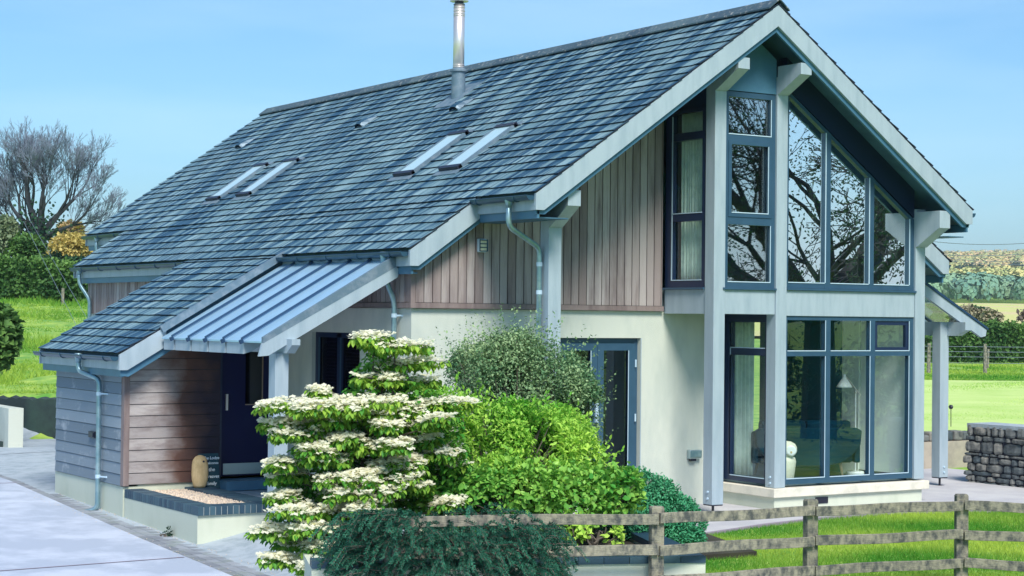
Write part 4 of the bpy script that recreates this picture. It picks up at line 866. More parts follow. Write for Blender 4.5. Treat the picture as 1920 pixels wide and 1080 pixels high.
# ------------------------------------------------------------------ shrubs
def viburnum():
    bands = [(668, 728, 628, 0), (682, 812, 643, .1), (700, 835, 676, .3), (667, 753, 705, -.1), (700, 820, 712, .3), (581, 617, 728, -.2), (617, 760, 748, -.1), (750, 895, 752, .35), (483, 592, 752, -.25), (590, 790, 768, -.15), (488, 555, 792, -.2), (508, 615, 806, -.3), (603, 715, 784, .1), (705, 860, 800, .2),
             (640, 745, 830, -.1), (562, 650, 852, -.25), (760, 860, 838, .4), (499, 555, 864, -.1), (594, 795, 893, -.25), (612, 760, 918, -.45), (499, 580, 886, -.1), (812, 880, 868, .3), (508, 645, 952, -.35), (467, 560, 992, -.3), (540, 640, 985, -.5), (575, 640, 1022, -.55), (494, 560, 1046, -.45), (560, 625, 1058, -.6), (650, 720, 950, -.5), (500, 560, 925, -.2), (640, 700, 868, .5), (700, 800, 870, -.3), (620, 700, 812, .4), (560, 640, 905, .3), (560, 640, 940, .2), (520, 600, 1010, 0)]
    bands += [(x_-w_, x_+w_, y_, d_) for x_, w_, y_, d_ in ((R(560, 840), R(14, 38), R(740, 1000), R(-.5, .35)) for _ in range(34))]
    base = PX(700, 1065, 17.0); o = empty('viburnum_shrub', tuple(base), 'tall tiered shrub with flat layers of creamy white flowers beside the porch', 'shrub')
    LP, LD, LN, LT_ = [], [], [], []; FV, FF, FT = [], [], []; q = MB(); fk = 0; SP = []
    top = PX(742, 640, 17.0)
    q.tube([base, PX(715, 900, 17.), PX(735, 760, 17.), top], [.05, .035, .02, .006], 7)
    for (xa, xb, y, dd) in bands:
        d = 16.9+dd; a = PX(xa, y+R(4, 10), d+R(-.15, .15)); b = PX(xb, y+R(0, 6), d+R(-.15, .25)); c = (a+b)/2; half = (b-a)/2; Lh = np.linalg.norm(half); ax = half/Lh; dp = np.array((-ax[1], ax[0], 0)); dpt = max(.16, min(.42, Lh*.8))
        yc = y/1080; tr = PX(700+(735-700)*0, min(1040, y+70), 17.0); q.tube([tr+rng.normal(size=3)*.02, (tr+c)/2+np.array((0, 0, .03)), c-np.array((0, 0, .05))], [.012, .009, .005], 5)
        nb = int(30+Lh*115)
        for k in range(nb):
            ang = R(0, 2*pi); rr = sqrt(R(0, 1)); p = c+half*rr*cos(ang)+dp*dpt*rr*sin(ang)+np.array((0, 0, R(-.035, .03)+.02*(1-rr)))
            if k % 3 == 0: q.tube([c-np.array((0, 0, .05)), (c+p)/2+np.array((0, 0, .0)), p-np.array((0, 0, .02))], [.006, .004, .002], 4)
            # flower head: ring of white florets on a small dome
            if R(0, 1) < .80:
                hr = R(.036, .060); nf = 9
                tilt = rng.normal(size=2)*.25
                for f in range(nf+3):
                    a2 = 2*pi*f/nf+R(-.2, .2) if f < nf else R(0, 2*pi); r2 = hr*R(.85, 1.1) if f < nf else hr*R(0, .5)
                    pc = p+np.array((cos(a2)*r2, sin(a2)*r2, .018+R(0, .010)+tilt[0]*cos(a2)*r2+tilt[1]*sin(a2)*r2)); s_ = R(.019, .027) if f < nf else .012; th = R(0, pi)
                    u_ = nrm(np.array((cos(th), sin(th), R(-.3, .3)))); v_ = nrm(np.cross(u_, np.array((R(-.1, .8), R(-.1, 1.0), -1.)))); 
                    FV += [pc+u_*s_, pc+(u_+v_)*s_*.45, pc+v_*s_, pc+(v_-u_)*s_*.45, pc-u_*s_, pc-(u_+v_)*s_*.45, pc-v_*s_, pc+(u_-v_)*s_*.45]
                    FF.append([fk+i for i in range(8)]); fk += 8; FT.append(0 if f < nf else 1)
            for f in range(int(R(4, 8))):
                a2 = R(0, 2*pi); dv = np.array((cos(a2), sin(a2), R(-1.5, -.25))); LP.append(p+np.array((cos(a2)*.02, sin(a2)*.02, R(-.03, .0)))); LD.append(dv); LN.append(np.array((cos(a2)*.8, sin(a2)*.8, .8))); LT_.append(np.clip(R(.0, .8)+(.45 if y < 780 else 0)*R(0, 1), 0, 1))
    # inner leaves
    poly = [(700, 640), (760, 700), (860, 760), (880, 860), (800, 950), (650, 1010), (560, 1050), (490, 1010), (520, 900), (560, 820), (640, 740)]
    import itertools
    def inside(x, y):
        c_ = False; j = len(poly)-1
        for i in range(len(poly)):
            if (poly[i][1] > y) != (poly[j][1] > y) and x < (poly[j][0]-poly[i][0])*(y-poly[i][1])/(poly[j][1]-poly[i][1])+poly[i][0]: c_ = not c_
            j = i
        return c_
    cnt = 0
    while cnt < 7500:
        x, y = R(480, 890), R(630, 1070)
        if not inside(x, y): continue
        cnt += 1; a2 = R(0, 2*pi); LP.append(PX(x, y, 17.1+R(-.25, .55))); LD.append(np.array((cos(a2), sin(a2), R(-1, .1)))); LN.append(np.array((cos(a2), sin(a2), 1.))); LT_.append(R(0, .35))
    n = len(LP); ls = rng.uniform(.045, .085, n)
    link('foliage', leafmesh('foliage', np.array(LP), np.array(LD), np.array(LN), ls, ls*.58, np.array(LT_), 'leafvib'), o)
    link('blossom', npmesh('blossom', np.array(FV), np.array(FF), ['petal'], tint=FT), o); q.build('stem', 'twigbrown', o); return o
viburnum()
def B(x, y, d, rx, rz, ry=None): return (W3(x, y, d), (rx, ry or rx, rz))
# fine grey-green shrub at the back
shrub('pittosporum_shrub', [B(985, 712, 20.0, .62, .58, .5), B(920, 692, 20.1, .42, .42), B(1050, 735, 19.9, .46, .48), B(880, 700, 20.2, .28, .26), B(960, 672, 20., .36, .36), B(1000, 820, 19.9, .75, .5), B(1090, 770, 19.8, .26, .4)], 46000, .032, .021, 'leafgrey', 'rounded airy shrub with tiny grey-green leaves in front of the cream wall', 'shrub', 3, shell=.6, sprigs=900, spl=.42, base=W3(985, 960, 20.), nst=90)
# lime green fine shrub
shrub('lime_shrub', [B(840, 810, 18.3, .42, .46), B(930, 830, 18.2, .48, .46), B(1020, 850, 18.2, .48, .42), B(1090, 860, 18.1, .34, .36), B(780, 870, 18.2, .34, .4), B(1000, 790, 18.4, .40, .22), B(880, 900, 18., .6, .4), B(770, 800, 18.5, .3, .3), B(820, 760, 18.7, .25, .2), B(1120, 905, 17.6, .22, .16), B(920, 885, 17.6, .24, .16), B(1020, 885, 17.6, .26, .14), B(1060, 800, 18.6, .25, .2)], 32000, .052, .024, 'leafbright', 'bright lime green shrub spreading between the white-flowered shrub and the door', 'shrub', 5, shell=.5, sprigs=420, spl=.22, tb=.1, th=.22, base=W3(930, 1010, 18.2), nst=40)
# broad leaved shrub
shrub('broadleaf_shrub', [B(980, 930, 17.5, .46, .36), B(1080, 940, 17.4, .44, .34), B(1150, 935, 17.4, .30, .30), B(900, 940, 17.4, .38, .3), B(1170, 915, 17.5, .16, .22), B(830, 950, 17.3, .3, .28)], 9500, .062, .046, 'leafmid', 'rich green shrub with broad rounded leaves behind the top fence rail', 'shrub', 9, shell=.45, sprigs=160, spl=.16, tb=.05, th=.2, base=W3(1030, 1040, 17.4))
shrub('hebe_shrub', [B(1225, 965, 18.3, .34, .40), B(1265, 985, 18.2, .30, .30), B(1195, 930, 18.4, .24, .28), B(1200, 1000, 18.1, .40, .32), B(1285, 1010, 18., .17, .16)], 34000, .028, .017, 'leafhebe', 'tight dome of small blue-green leaves beside the free-standing post', 'shrub', 13, shell=.16, base=W3(1235, 1060, 18.3))
shrub('young_shrub', [B(1085, 1000, 16.3, .13, .16), B(1150, 1005, 16.3, .11, .12), B(1060, 985, 16.3, .09, .12)], 520, .055, .034, 'leafbright', 'small fresh green plant growing up between the top two fence rails', 'plant', 17, shell=.8, tb=.2, base=W3(1110, 1050, 16.3), nst=12)
# arching dark conifer
def conifer():
    base = PX(800, 1075, 16.3); o = empty('conifer_shrub', tuple(base), 'dark blue-green spreading conifer with drooping sprays hanging over the fence', 'shrub'); P_, D_, N_, T_ = [], [], [], []; q = MB()
    for k in range(1000):
        x0 = R(640, 1035); y0 = R(962, 1080)
        if x0 > 960 and y0 < 975: continue
        if x0 < 680 and y0 < 985-(x0-600)*.3: continue
        d = R(14.95, 16.2) if y0 > 1005 else (R(15.9, 16.7) if R(0, 1) < .8 and x0 > 770 else R(14.9, 15.3))
        if y0 < 1000 and R(0, 1) < .35: continue
        p = PX(x0, y0, d); hx = (x0-810)/220; dir_ = AR*(hx*.9+R(-.5, .5))-AF*R(.15, .8)+np.array((0, 0, R(.1, .6))); dir_ = nrm(dir_); L_ = R(.16, .46); pts = []; v = dir_.copy(); c = p.copy(); n = 9
        for i in range(n): pts.append(c.copy()); c = c+v*L_/n; v = nrm(v+np.array((0, 0, -.26)))
        q.tube(pts[::4]+[pts[-1]], [.004]*(len(pts[::4]))+[.001], 3, cap=False); tb = R(0, 1)
        for i in range(1, n):
            for j in range(14):
                u = R(0, 1); pp = pts[i-1]*(1-u)+pts[i]*u; ax_ = nrm(pts[i]-pts[i-1]); sd_ = rdir(1)[0]; P_.append(pp); D_.append(ax_*.75+nrm(np.cross(ax_, sd_))); N_.append(sd_); T_.append(np.clip(tb*.5+(i/n)**2*.6*R(.4, 1), 0, 1))
    n = len(P_); link('foliage', leafmesh('foliage', np.array(P_), np.array(D_), np.array(N_), rng.uniform(.018, .032, n), .0065, np.array(T_), 'leafconifer'), o); q.build('stem', 'twigbrown', o)
conifer()
shrub('wall_weed', [((-7.22, 3.0, -.49), (.035, .035, .06)), ((-7.22, 3.12, -.53), (.05, .03, .025))], 110, .030, .014, 'leafdark', 'tiny green weed rooted at the foot of the cream planter wall', 'plant', 77, base=(-7.22, 3.0, -.57), nst=4, satellites=False)
gp = [pebbles(260, -7.60, -7.18, -1, 7.4, 0)]
for me_ in gp:
    n_v = len(me_.vertices); co = np.empty(n_v*3); me_.vertices.foreach_get('co', co); co = co.reshape(-1, 3); ctr = co.reshape(-1, 6, 3).mean(1); ctr = np.repeat(ctr, 6, 0); rel = (co-ctr)*.42; side = np.where(rng.random(n_v//6) < .6, -7.2, -7.6); xx_ = np.repeat(side+rng.normal(size=n_v//6)*.04, 6); new = rel+np.stack([xx_, ctr[:, 1], H(xx_, ctr[:, 1])+.034], 1); me_.vertices.foreach_set('co', new.ravel()); me_.update()
    tag(link('grit', me_), 'fine grit gathered along the brick edging', 'grit', kind='stuff')
# low plant at the far right, dark climber by the house corner
shrub('border_plant', [((3.9, -1.3, -.18), (.30, .25, .20)), ((4.2, -1.5, -.2), (.25, .2, .16))], 900, .07, .045, 'leafmid', 'low leafy green plant at the edge of the path by the stone wall', 'plant', 23, shell=.7, tb=.15)
shrub('dark_shrub', [((6.9, 4.6, .55), (.30, .3, .8)), ((6.75, 4.6, 0.1), (.35, .3, .5))], 5000, .05, .03, 'leafdark', 'dark upright shrub in the gap between bay post and canopy post', 'shrub', 27, shell=.6)
# ------------------------------------------------------------------ lawn grass blades (near)
def blades(name, pts, h0, h1, wd, m, tseed=0):
    n = len(pts); z = H(pts[:, 0], pts[:, 1]); P_ = np.stack([pts[:, 0], pts[:, 1], z], 1); D = nrm(np.stack([rng.normal(size=n)*.45, rng.normal(size=n)*.45, np.ones(n)], 1)); hh = rng.uniform(h0, h1, n)*(1+.6*clumpy(P_, 2.2, 91))
    S_ = nrm(np.cross(D, rdir(n)))*wd; b0 = P_-S_; b1 = P_+S_; t = P_+D*hh[:, None]; V_ = np.stack([b0, b1, t], 1).reshape(-1, 3); F_ = np.arange(n*3).reshape(-1, 3)
    T_ = np.clip(clumpy(P_, 1.6, 5+tseed)*.9+rng.random(n)*.35-.15, 0, 1)
    o = link(name, npmesh(name, V_, F_, [m], tint=T_)); return tag(o, 'short fine grass blades covering the lawn', 'grass', kind='stuff')
cx_ = rng.uniform(-5.3, 5.5, 200000); cy_ = rng.uniform(-8.5, -.9, 200000)
edge = np.interp(cx_, [p[0] for p in pe], [p[1] for p in pe])
lx_ = ((B[0] if False else FX[1][0])+.48)
t_ = (cx_-CAM[0])*AR[0]+(cy_-CAM[1])*AR[1]; s_ = (cx_-CAM[0])*AF[0]+(cy_-CAM[1])*AF[1]
k = (cy_ < edge-.08) & (t_/s_ > .085) & (t_/s_ < .33) & (s_ > 15.5)
blades('lawn_grass', np.stack([cx_[k], cy_[k]], 1), .025, .06, .0035, 'grass')
# field tufts on the left slope and right lawn
def field(name, n, q0, q1, s0, s1, h0, h1, wd, seed, label, gm='grass'):
    s_ = s0+(s1-s0)*rng.random(n)**1.3; qq = rng.uniform(q0, q1, n); x = CAM[0]+AF[0]*s_/cos(PIT)+AR[0]*s_*qq; y = CAM[1]+AF[1]*s_+AR[1]*s_*qq
    P_ = np.stack([x, y, np.zeros(n)], 1); k = clumpy(P_, .55, seed) > .25; pts = np.stack([x, y], 1)[k]; sc = s_[k]/s0
    z = H(pts[:, 0], pts[:, 1]); P_ = np.stack([pts[:, 0], pts[:, 1], z], 1); m_ = len(P_); D = nrm(np.stack([rng.normal(size=m_)*.6, rng.normal(size=m_)*.6, np.ones(m_)], 1)); hh = rng.uniform(h0, h1, m_)*(.4+1.6*clumpy(P_, .6, seed+3)**2)
    S_ = nrm(np.cross(D, rdir(m_)))*wd*sc[:, None]; V_ = np.stack([P_-S_, P_+S_, P_+D*hh[:, None]], 1).reshape(-1, 3)
    o = link(name, npmesh(name, V_, np.arange(m_*3).reshape(-1, 3), [gm], tint=np.clip(clumpy(P_, .35, seed+7)+rng.random(m_)*.4-.2, 0, 1))); return tag(o, label, 'grass', kind='stuff')
field('field_grass', 60000, -.33, -.13, 38.5, 86, .06, .22, .010, 31, 'tufted rough grass on the sloping field behind the house')
mat('mown', (.40, .58, .14), c3=(.52, .66, .22), rough=1, ns=.35, lo=.35, hi=.65)
mat('grasspale', (.26, .50, .08), (.66, .80, .26), rough=.7, leaf=.3)
V_ = []
for s_ in np.linspace(31.5, 77, 26):
    for qq in np.linspace(.205, .38, 10): x = CAM[0]+AF[0]*s_+AR[0]*s_*qq; y = CAM[1]+AF[1]*s_+AR[1]*s_*qq; V_.append((x, y, float(H(x, y))+.015))
tag(link('mown_lawn', npmesh('mown_lawn', V_, [(j*10+i, j*10+i+1, j*10+i+11, j*10+i+10) for j in range(25) for i in range(9)], ['mown'])), kind='structure')
field('mown_grass', 30000, .205, .33, 31.5, 77, .02, .05, .010, 39, 'short pale mown grass of the flat lawn beyond the stone wall', 'grasspale')
field('far_lawn_grass', 26000, .20, .33, 77, 112, .05, .16, .03, 37, 'longer green grass in front of the dark hedge beyond the lawn')
# ------------------------------------------------------------------ stone walls on the right
def stonewall(name, label, ax, fixed, a0, a1, z0, z1, th, face_dirs, seed, m='rock', sz=(.11, .30)):
    """rubble wall; stones laid in rough courses on the visible faces"""
    o = empty(name, (fixed, (a0+a1)/2, z0) if ax == 'y' else ((a0+a1)/2, fixed, z0), label, 'wall'); q = MB()
    if ax == 'y': q.box(fixed+.03, fixed+th-.03, a0+.03, a1-.03, z0, z1-.04)
    else: q.box(a0+.03, a1-.03, fixed+.03, fixed+th-.03, z0, z1-.04)
    q.build('core', 'rockmortar', o); q = MB(); r = random.Random(seed)
    def stone(c, hx, hy, hz, t):
        v = []; n = 8
        for zz, k in ((-1, .78), (-.55, 1), (.55, 1), (1, .78)):
            for i in range(n):
                a = 2*pi*(i+.5)/n; cx, cy = cos(a), sin(a); mx = max(abs(cx), abs(cy))**.75; jx = 1+r.uniform(-.10, .10); v.append((c[0]+cx/mx*hx*k*jx, c[1]+cy/mx*hy*k*jx, c[2]+hz*zz*(1+r.uniform(-.08, .08))))
        fs = [(j*n+i, j*n+(i+1) % n, (j+1)*n+(i+1) % n, (j+1)*n+i) for j in range(3) for i in range(n)]+[tuple(range(n))[::-1], tuple(range(3*n, 4*n))]; q.add(v, fs, t=t)
    z = z0
    while z < z1-.03:
        h = r.choice((.05, .08, .11, .14, .19))*r.uniform(.85, 1.15); h = min(h, z1-z)
        for face in face_dirs:
            L0, L1 = (a0, a1) if face in ('main',) else (fixed, fixed+th); u = L0-r.uniform(0, .1)
            while u < L1-.03:
                l = r.uniform(*sz)*r.choice((.5, .8, 1, 1.3)); l = min(l, L1-u); hh = h*r.uniform(.8, 1.08); dep = .06
                if l > .05:
                    if face == 'main':
                        c = (fixed+.05, u+l/2, z+h/2) if ax == 'y' else (u+l/2, fixed+.05, z+h/2); stone(c, *((dep, l/2-.006, hh/2-.004) if ax == 'y' else (l/2-.006, dep, hh/2-.004)), r.random())
                    else:
                        c = (u+l/2, a1-.05, z+h/2) if ax == 'y' else (a0+.05, u+l/2, z+h/2)
                        if face == 'start': c = (u+l/2, a0+.05, z+h/2)
                        stone(c, *((l/2-.006, dep, hh/2-.004) if ax == 'y' else (dep, l/2-.006, hh/2-.004)), r.random())
                u += l
        z += h
    o2 = q.build('stones', m, o, bevel=.008)
    return o
sw = stonewall('stone_wall', 'dark rubble stone wall with a flat grey top at the end of the path', 'y', 5.55, -3.4, 1.85, -.34, .60, .55, ('main', 'end'), 4, sz=(.10, .34))
bx('coping', 'flag', sw, (5.56, 6.12, -3.4, 1.84, .57, .63))
tw = empty('garden_wall', (6.8, 4.0, -.3), 'low tan rendered wall with loose stones on top beyond the canopy post', 'wall')
bx('wall', 'tanwall', tw, (5.4, 9.0, 3.92, 4.15, -.4, .16)); q = MB(); x = 5.4
while x < 9: l = R(.16, .3); q.box(x, x+l-.02, 3.93+R(0, .03), 4.16, .165, .165+R(.08, .17), t=R(0, 1)); x += l
q.build('stones', 'rock', tw, bevel=.03)
q = MB(); q.prism([(4.2, 4.16), (12, 4.16), (12, 6), (4.2, 6)], 2, -.4, .02); tag(q.build('raised_border', 'lawn'), kind='structure')
q = MB(); q.tube([W3(1783, 763, 26.4), W3(1783, 800, 26.4)], .006, 6); q.lathe(W3(1783, 763, 26.4), [(.02, -.03), (.035, 0), (.02, .03)], 8); tag(q.build('garden_light', 'black', origin=W3(1783, 800, 26.4)), 'small dark garden light on a thin stake beside the canopy post', 'light')
# ------------------------------------------------------------------ left background: walls, pier
dL = 37.0
a = PX(-60, 815, dL+1.2); b = PX(150, 815, dL); q = MB(); nn_ = 26; v = []
rr_ = random.Random(3)
top = []
for i in range(nn_+1):
    u = i/nn_; p = a*(1-u)+b*u; top.append((p, .42+rr_.uniform(-.035, .035)))
for p, zt_ in top:
    for off, z in ((0, -.6), (0.02, zt_-.02), (.4, zt_)): v.append((p[0]+AF[0]*off, p[1]+AF[1]*off, z))
fs = [(i*3+j, (i+1)*3+j, (i+1)*3+j+1, i*3+j+1) for i in range(nn_) for j in range(2)]; q.add(v, fs)
dw = q.build('boundary_wall', 'darkwall', origin=tuple(a)); tag(dw, 'dark mossy stone wall holding back the sloping field', 'wall')
p0 = PX(17, 845, 33.3); q = MB(); hx = .20
pa = p0[:2]+AR[:2]*0; dY = np.array((0, 1.)); dX = np.array((1., 0))
pier = MB(); pier.box(p0[0]-.02, p0[0]+.26, p0[1], p0[1]+3.2, -.45, .43); pier.box(p0[0]-.6, p0[0]-.02, p0[1]+.3, p0[1]+.7, -.45, -.2, m=1)
tag(pier.build('garden_pier', ['cream', 'darkwall'], origin=(p0[0], p0[1], -.45)), 'short cream rendered wall end standing at the left edge of the yard', 'wall')
# ------------------------------------------------------------------ left background vegetation
def onfield(px, s_): q_ = (px-960)/FPX; x = CAM[0]+AF[0]*s_+AR[0]*s_*q_; y = CAM[1]+AF[1]*s_+AR[1]*s_*q_; return x, y, float(H(x, y))
def blobshrub(name, px0, px1, y0, y1, s_, n, L_, m, label, cat, seed, rows=2, shell=.5, jit=.25, fill=1.):
    """a hedge or bush filling a column range between heights read at rows y0 (top), y1 (bottom)"""
    P0 = PX(px0, y1, s_); P1 = PX(px1, y1, s_); hgt = (y1-y0)/FPX*s_; wid = np.linalg.norm(P1-P0); nb = max(1, int(round(wid/(hgt*.9)))) ; bl = []
    for i in range(nb):
        u = (i+.5)/nb; c = P0*(1-u)+P1*u; hh = hgt*(1+jit*(rng.random()-.7)); bl.append((tuple(c+np.array((0, 0, hh*.5))+AF*R(-.3, .3)), (max(wid/nb*.62, hgt*.35), hgt*.5, hh*.52)))
    return shrub(name, bl, n, L_, L_*.62, m, label, cat, seed, shell=shell, base=tuple((P0+P1)/2), nst=10)
def hedge(name, px0, px1, yt, yb, s0, s1, n, L_, m, label, seed, depth=1.6):
    """a long clipped hedge"""
    o = None; u = rng.random(n); px = px0+(px1-px0)*u; s_ = s0+(s1-s0)*u; yt_ = np.interp(px, *yt); yb_ = np.interp(px, *yb)
    face = rng.random(n); v = rng.random(n); top = face < .35
    yy = np.where(top, yt_, yt_+(yb_-yt_)*v); dd = s_+np.where(top, rng.random(n)*depth, rng.random(n)*.5)
    P_ = CAM+(AR[None]*((px-960)/FPX)[:, None]+AD[None]*((yy-540)/FPX)[:, None]+AF[None])*dd[:, None]; P_ += rng.normal(size=P_.shape)*.10; P_[:, 2] += .12*np.sin(px*.21)*top
    N_ = nrm(np.where(top[:, None], np.array((0, 0, 1.)), -AF)+rdir(n)*.8); t = np.clip(clumpy(P_, 1.1, seed)*.6+.35*top+rng.random(n)*.4-.2, 0, 1)
    c = PX((px0+px1)/2, (yb[1][0]+yb[1][-1])/2, (s0+s1)/2)
    o = empty(name, tuple(c), label, 'hedge'); link('foliage', leafmesh('foliage', P_, nrm(N_+rdir(n)), N_, L_*rng.uniform(.6, 1.2, n), L_*.65, t, m), o)
    q = MB()
    a = [PX(p_, np.interp(p_, *yt)+3, s0+(s1-s0)*(p_-px0)/(px1-px0)+.5) for p_ in np.linspace(px0, px1, 14)]; b_ = [PX(p_, np.interp(p_, *yb), s0+(s1-s0)*(p_-px0)/(px1-px0)+.5) for p_ in np.linspace(px0, px1, 14)]
    v = []
    for A_, B_ in zip(a, b_): v += [A_, A_+AF*depth*.6, B_+AF*depth*.6-np.array((0, 0, .5)), B_-np.array((0, 0, .5))]
    q.add(v, [(i*4+j, i*4+4+j, i*4+4+(j+1) % 4, i*4+(j+1) % 4) for i in range(13) for j in range(4)]); q.build('stem', 'leafdark', o); return o
hedge('field_hedge', -60, 330, ([-60, 80, 150, 330], [492, 496, 506, 520]), ([-60, 60, 180, 330], [552, 552, 562, 575]), 86, 80, 22000, .22, 'leafhedge', 'long clipped green hedge along the top of the sloping field', 41, 2.2)
blobshrub('hedgerow_tree', -60, 20, 395, 500, 92, 5000, .26, 'leafpale', 'pale green leafy bush at the left edge behind the field hedge', 'bush', 43, shell=.8)
blobshrub('hedgerow_tree', 20, 75, 435, 505, 91, 3500, .22, 'leafhedge', 'mid green bush behind the hedge just left of the bare tree trunk', 'bush', 44, shell=.8)
blobshrub('hedgerow_tree', 98, 172, 440, 497, 90, 3800, .20, 'leafyellow', 'rounded golden yellow bush behind the hedge right of the tree trunk', 'bush', 45, shell=.6)
blobshrub('hedgerow_tree', 84, 210, 478, 520, 89, 4500, .22, 'leafdark', 'dark green undergrowth bush below the golden yellow bush', 'bush', 46, shell=.7)
blobshrub('hedgerow_tree', 112, 150, 415, 450, 96, 1600, .22, 'wood_orange', 'small russet bush rising behind the golden yellow bush', 'bush', 47, shell=.8)
blobshrub('garden_bush', -60, 22, 560, 705, 35.5, 5500, .15, 'leafhedge', 'leafy green bush at the left edge in front of the field', 'bush', 48, shell=.85, jit=.1)
# ------------------------------------------------------------------ bare trees
def baretree(name, base, h, seed, levels, label, r0, spread=.55, up=.25, nfork=(3, 4), ivy=0, first=None, ratio=.72, mats=('bark', 'twig'), leaves=None, thin=.012, lean=(0, 0, 0), keep=None):
    r = np.random.default_rng(seed); o = empty(name, tuple(base), label, 'tree'); lim = MB(); tw_ = MB(); tips = []; IV = []
    def grow(p, d, L_, rad, lv):
        n = 3 if lv > 1 else 2; pts = [p]; v = d
        for i in range(n): v = nrm(v+r.normal(size=3)*.13+np.array((0, 0, up*.3))+np.array(lean)*.1); pts.append(pts[-1]+v*L_/n)
        r1 = rad*.62 if lv > 0 else rad*.4; rr2 = list(np.linspace(rad, r1, n+1)); (lim if lv > 2 else tw_).tube(pts, [max(x, thin*.6) for x in rr2], 6 if lv > 2 else 3, cap=False)
        if ivy and lv >= levels-1:
            for _ in range(ivy): u = r.random(); IV.append(pts[0]*(1-u)+pts[-1]*u+r.normal(size=3)*rad*1.6)
        if lv == 0: tips.append(pts[-1]); return
        k = r.integers(nfork[0], nfork[1]+1)
        for j in range(k):
            a = r.random()*2*pi; s_ = nrm(np.cross(v, r.normal(size=3))); sp = spread*(r.uniform(.4, 1.15) if j else .3); nd = nrm(v*cos(sp)+s_*sin(sp)+np.array((0, 0, up)) * .5); st_ = pts[-1] if j < 2 else pts[r.integers(1, n+1)]
            grow(st_, nd, L_*ratio*r.uniform(.8, 1.12), r1*(.85 if j == 0 else r.uniform(.5, .75)), lv-1)
    base = np.array(base, float)
    if first is None: grow(base, np.array((0, 0, 1.)), h*.25, r0, levels)
    else:
        lim.tube([base-np.array((0, 0, .4)), base+np.array((0, 0, first[0]))], [r0*1.15, r0*.85], 9)
        for dv, L_, rr_ in first[1]: grow(base+np.array((0, 0, first[0]*.92)), nrm(np.array(dv, float)), L_, rr_, levels-1)
        if ivy:
            for _ in range(ivy*5): IV.append(base+np.array((0, 0, r.uniform(0, first[0]*1.25)))+r.normal(size=3)*r0*.9)
    lim.build('trunk', mats[0], o); tw_.build('crown', mats[1], o)
    if IV:
        P_ = np.array(IV); n = len(P_); link('ivy', leafmesh('ivy', P_, rdir(n), rdir(n), .20, .15, r.random(n), 'leafivy'), o)
    if leaves:
        T_ = np.array(tips); n = leaves[0]; P_ = T_[r.integers(0, len(T_), n)]+r.normal(size=(n, 3))*leaves[1]; link('foliage', leafmesh('foliage', P_, rdir(n), rdir(n), leaves[2], leaves[2]*.5, r.random(n), leaves[3]), o)
    return o
bt = PX(72, 505, 93); rgt = AR
baretree('bare_tree', tuple(bt), 8.3, 12, 8, 'big leafless multi-stemmed tree with an ivy-clad trunk behind the hedge', .46, spread=.46, up=.16, nfork=(3, 3), ivy=70, thin=.0125, ratio=.79,
         first=(1.7, [(rgt*-.75+np.array((0, 0, .8)), 1.45, .24), (rgt*-.28+AF*.2+np.array((0, 0, 1)), 1.6, .27), (rgt*.18-AF*.2+np.array((0, 0, 1)), 1.55, .26), (rgt*.60+AF*.1+np.array((0, 0, .85)), 1.55, .24), (rgt*.95+np.array((0, 0, .45)), 1.45, .17), (rgt*-1.0+np.array((0, 0, .35)), 1.2, .16)]))
baretree('garden_oak', (10.6, -10.6, -.35), 9, 5, 7, 'large bare-branched garden tree mirrored in the gable windows', .36, spread=.66, up=.0, nfork=(3, 3), thin=.014, ratio=.76, mats=('bark', 'bark'), leaves=(20000, .22, .08, 'leafdark'),
         first=(2.8, [((-.5, .2, .5), 2.4, .28), ((.1, .5, .9), 2.3, .30), ((-.4, -.6, .5), 2.2, .24), ((.7, -.2, .7), 2.1, .24), ((-.9, .7, .12), 2.3, .2), ((.3, .9, .2), 2.0, .2)]))
baretree('garden_ash', (4.6, -14.2, -.35), 9, 15, 7, 'slender bare tree mirrored in the tall upper window lights', .24, spread=.55, up=.05, nfork=(3, 3), thin=.012, ratio=.76, mats=('bark', 'bark'),
         first=(2.4, [((-.3, .2, .9), 2.2, .2), ((.5, .3, .8), 2.1, .2), ((-.7, .0, .5), 2.0, .17), ((.2, -.6, .7), 2.0, .18), ((.8, -.5, .3), 2, .14)]))
# unseen hedge added on the viewer's side to darken reflections low in the glass
shrub('added_hedge', [((14+i*2.1, -16+i*1.9, .5), (1.6, 1.6, 1.2)) for i in range(5)], 9000, .16, .10, 'leafdark', 'dark hedge added out of view to darken the low reflections in the glass', 'hedge', 61, shell=.4)
# ------------------------------------------------------------------ right background
hedge('paddock_hedge', 1640, 2000, ([1640, 1780, 1860, 2000], [640, 625, 612, 622]), ([1640, 1780, 1920, 2000], [676, 676, 684, 684]), 108, 112, 20000, .26, 'leafhedge', 'tall dark green hedge across the far side of the lawn', 51, 3)
wf = empty('wire_fence', onfield(1848, 88), 'thin wire fence on rough timber posts in front of the dark hedge', 'fence'); prev = None; wp = []
for px in (1650, 1742, 1848, 1960):
    x, y, z = onfield(px, 88.); q = MB(); q.tube([(x, y, z-.2), (x+R(-.03, .03), y, z+1.45)], [.10, .085], 7); q.build('post', 'fencewood', wf); wp.append((x, y, z))
q = MB(); x, y, z = onfield(1852, 88.3); q.beam((x, y, z+.25), (x+.05, y, z+1.2), .10, .10); q.build('post', 'fencewood', wf)
for hgt in (.5, .8, 1.05, 1.3):
    q = MB(); q.tube([(a[0], a[1], a[2]+hgt) for a in wp], .014, 4, cap=False); q.build('wire', 'wire', wf)
lf = empty('field_fence_post', onfield(118, 80), 'single weathered post standing in front of the field hedge', 'post'); x, y, z = onfield(118, 80.); q = MB(); q.tube([(x, y, z-.2), (x, y, z+.85)], .07, 7); q.build('post', 'fencewood', lf)
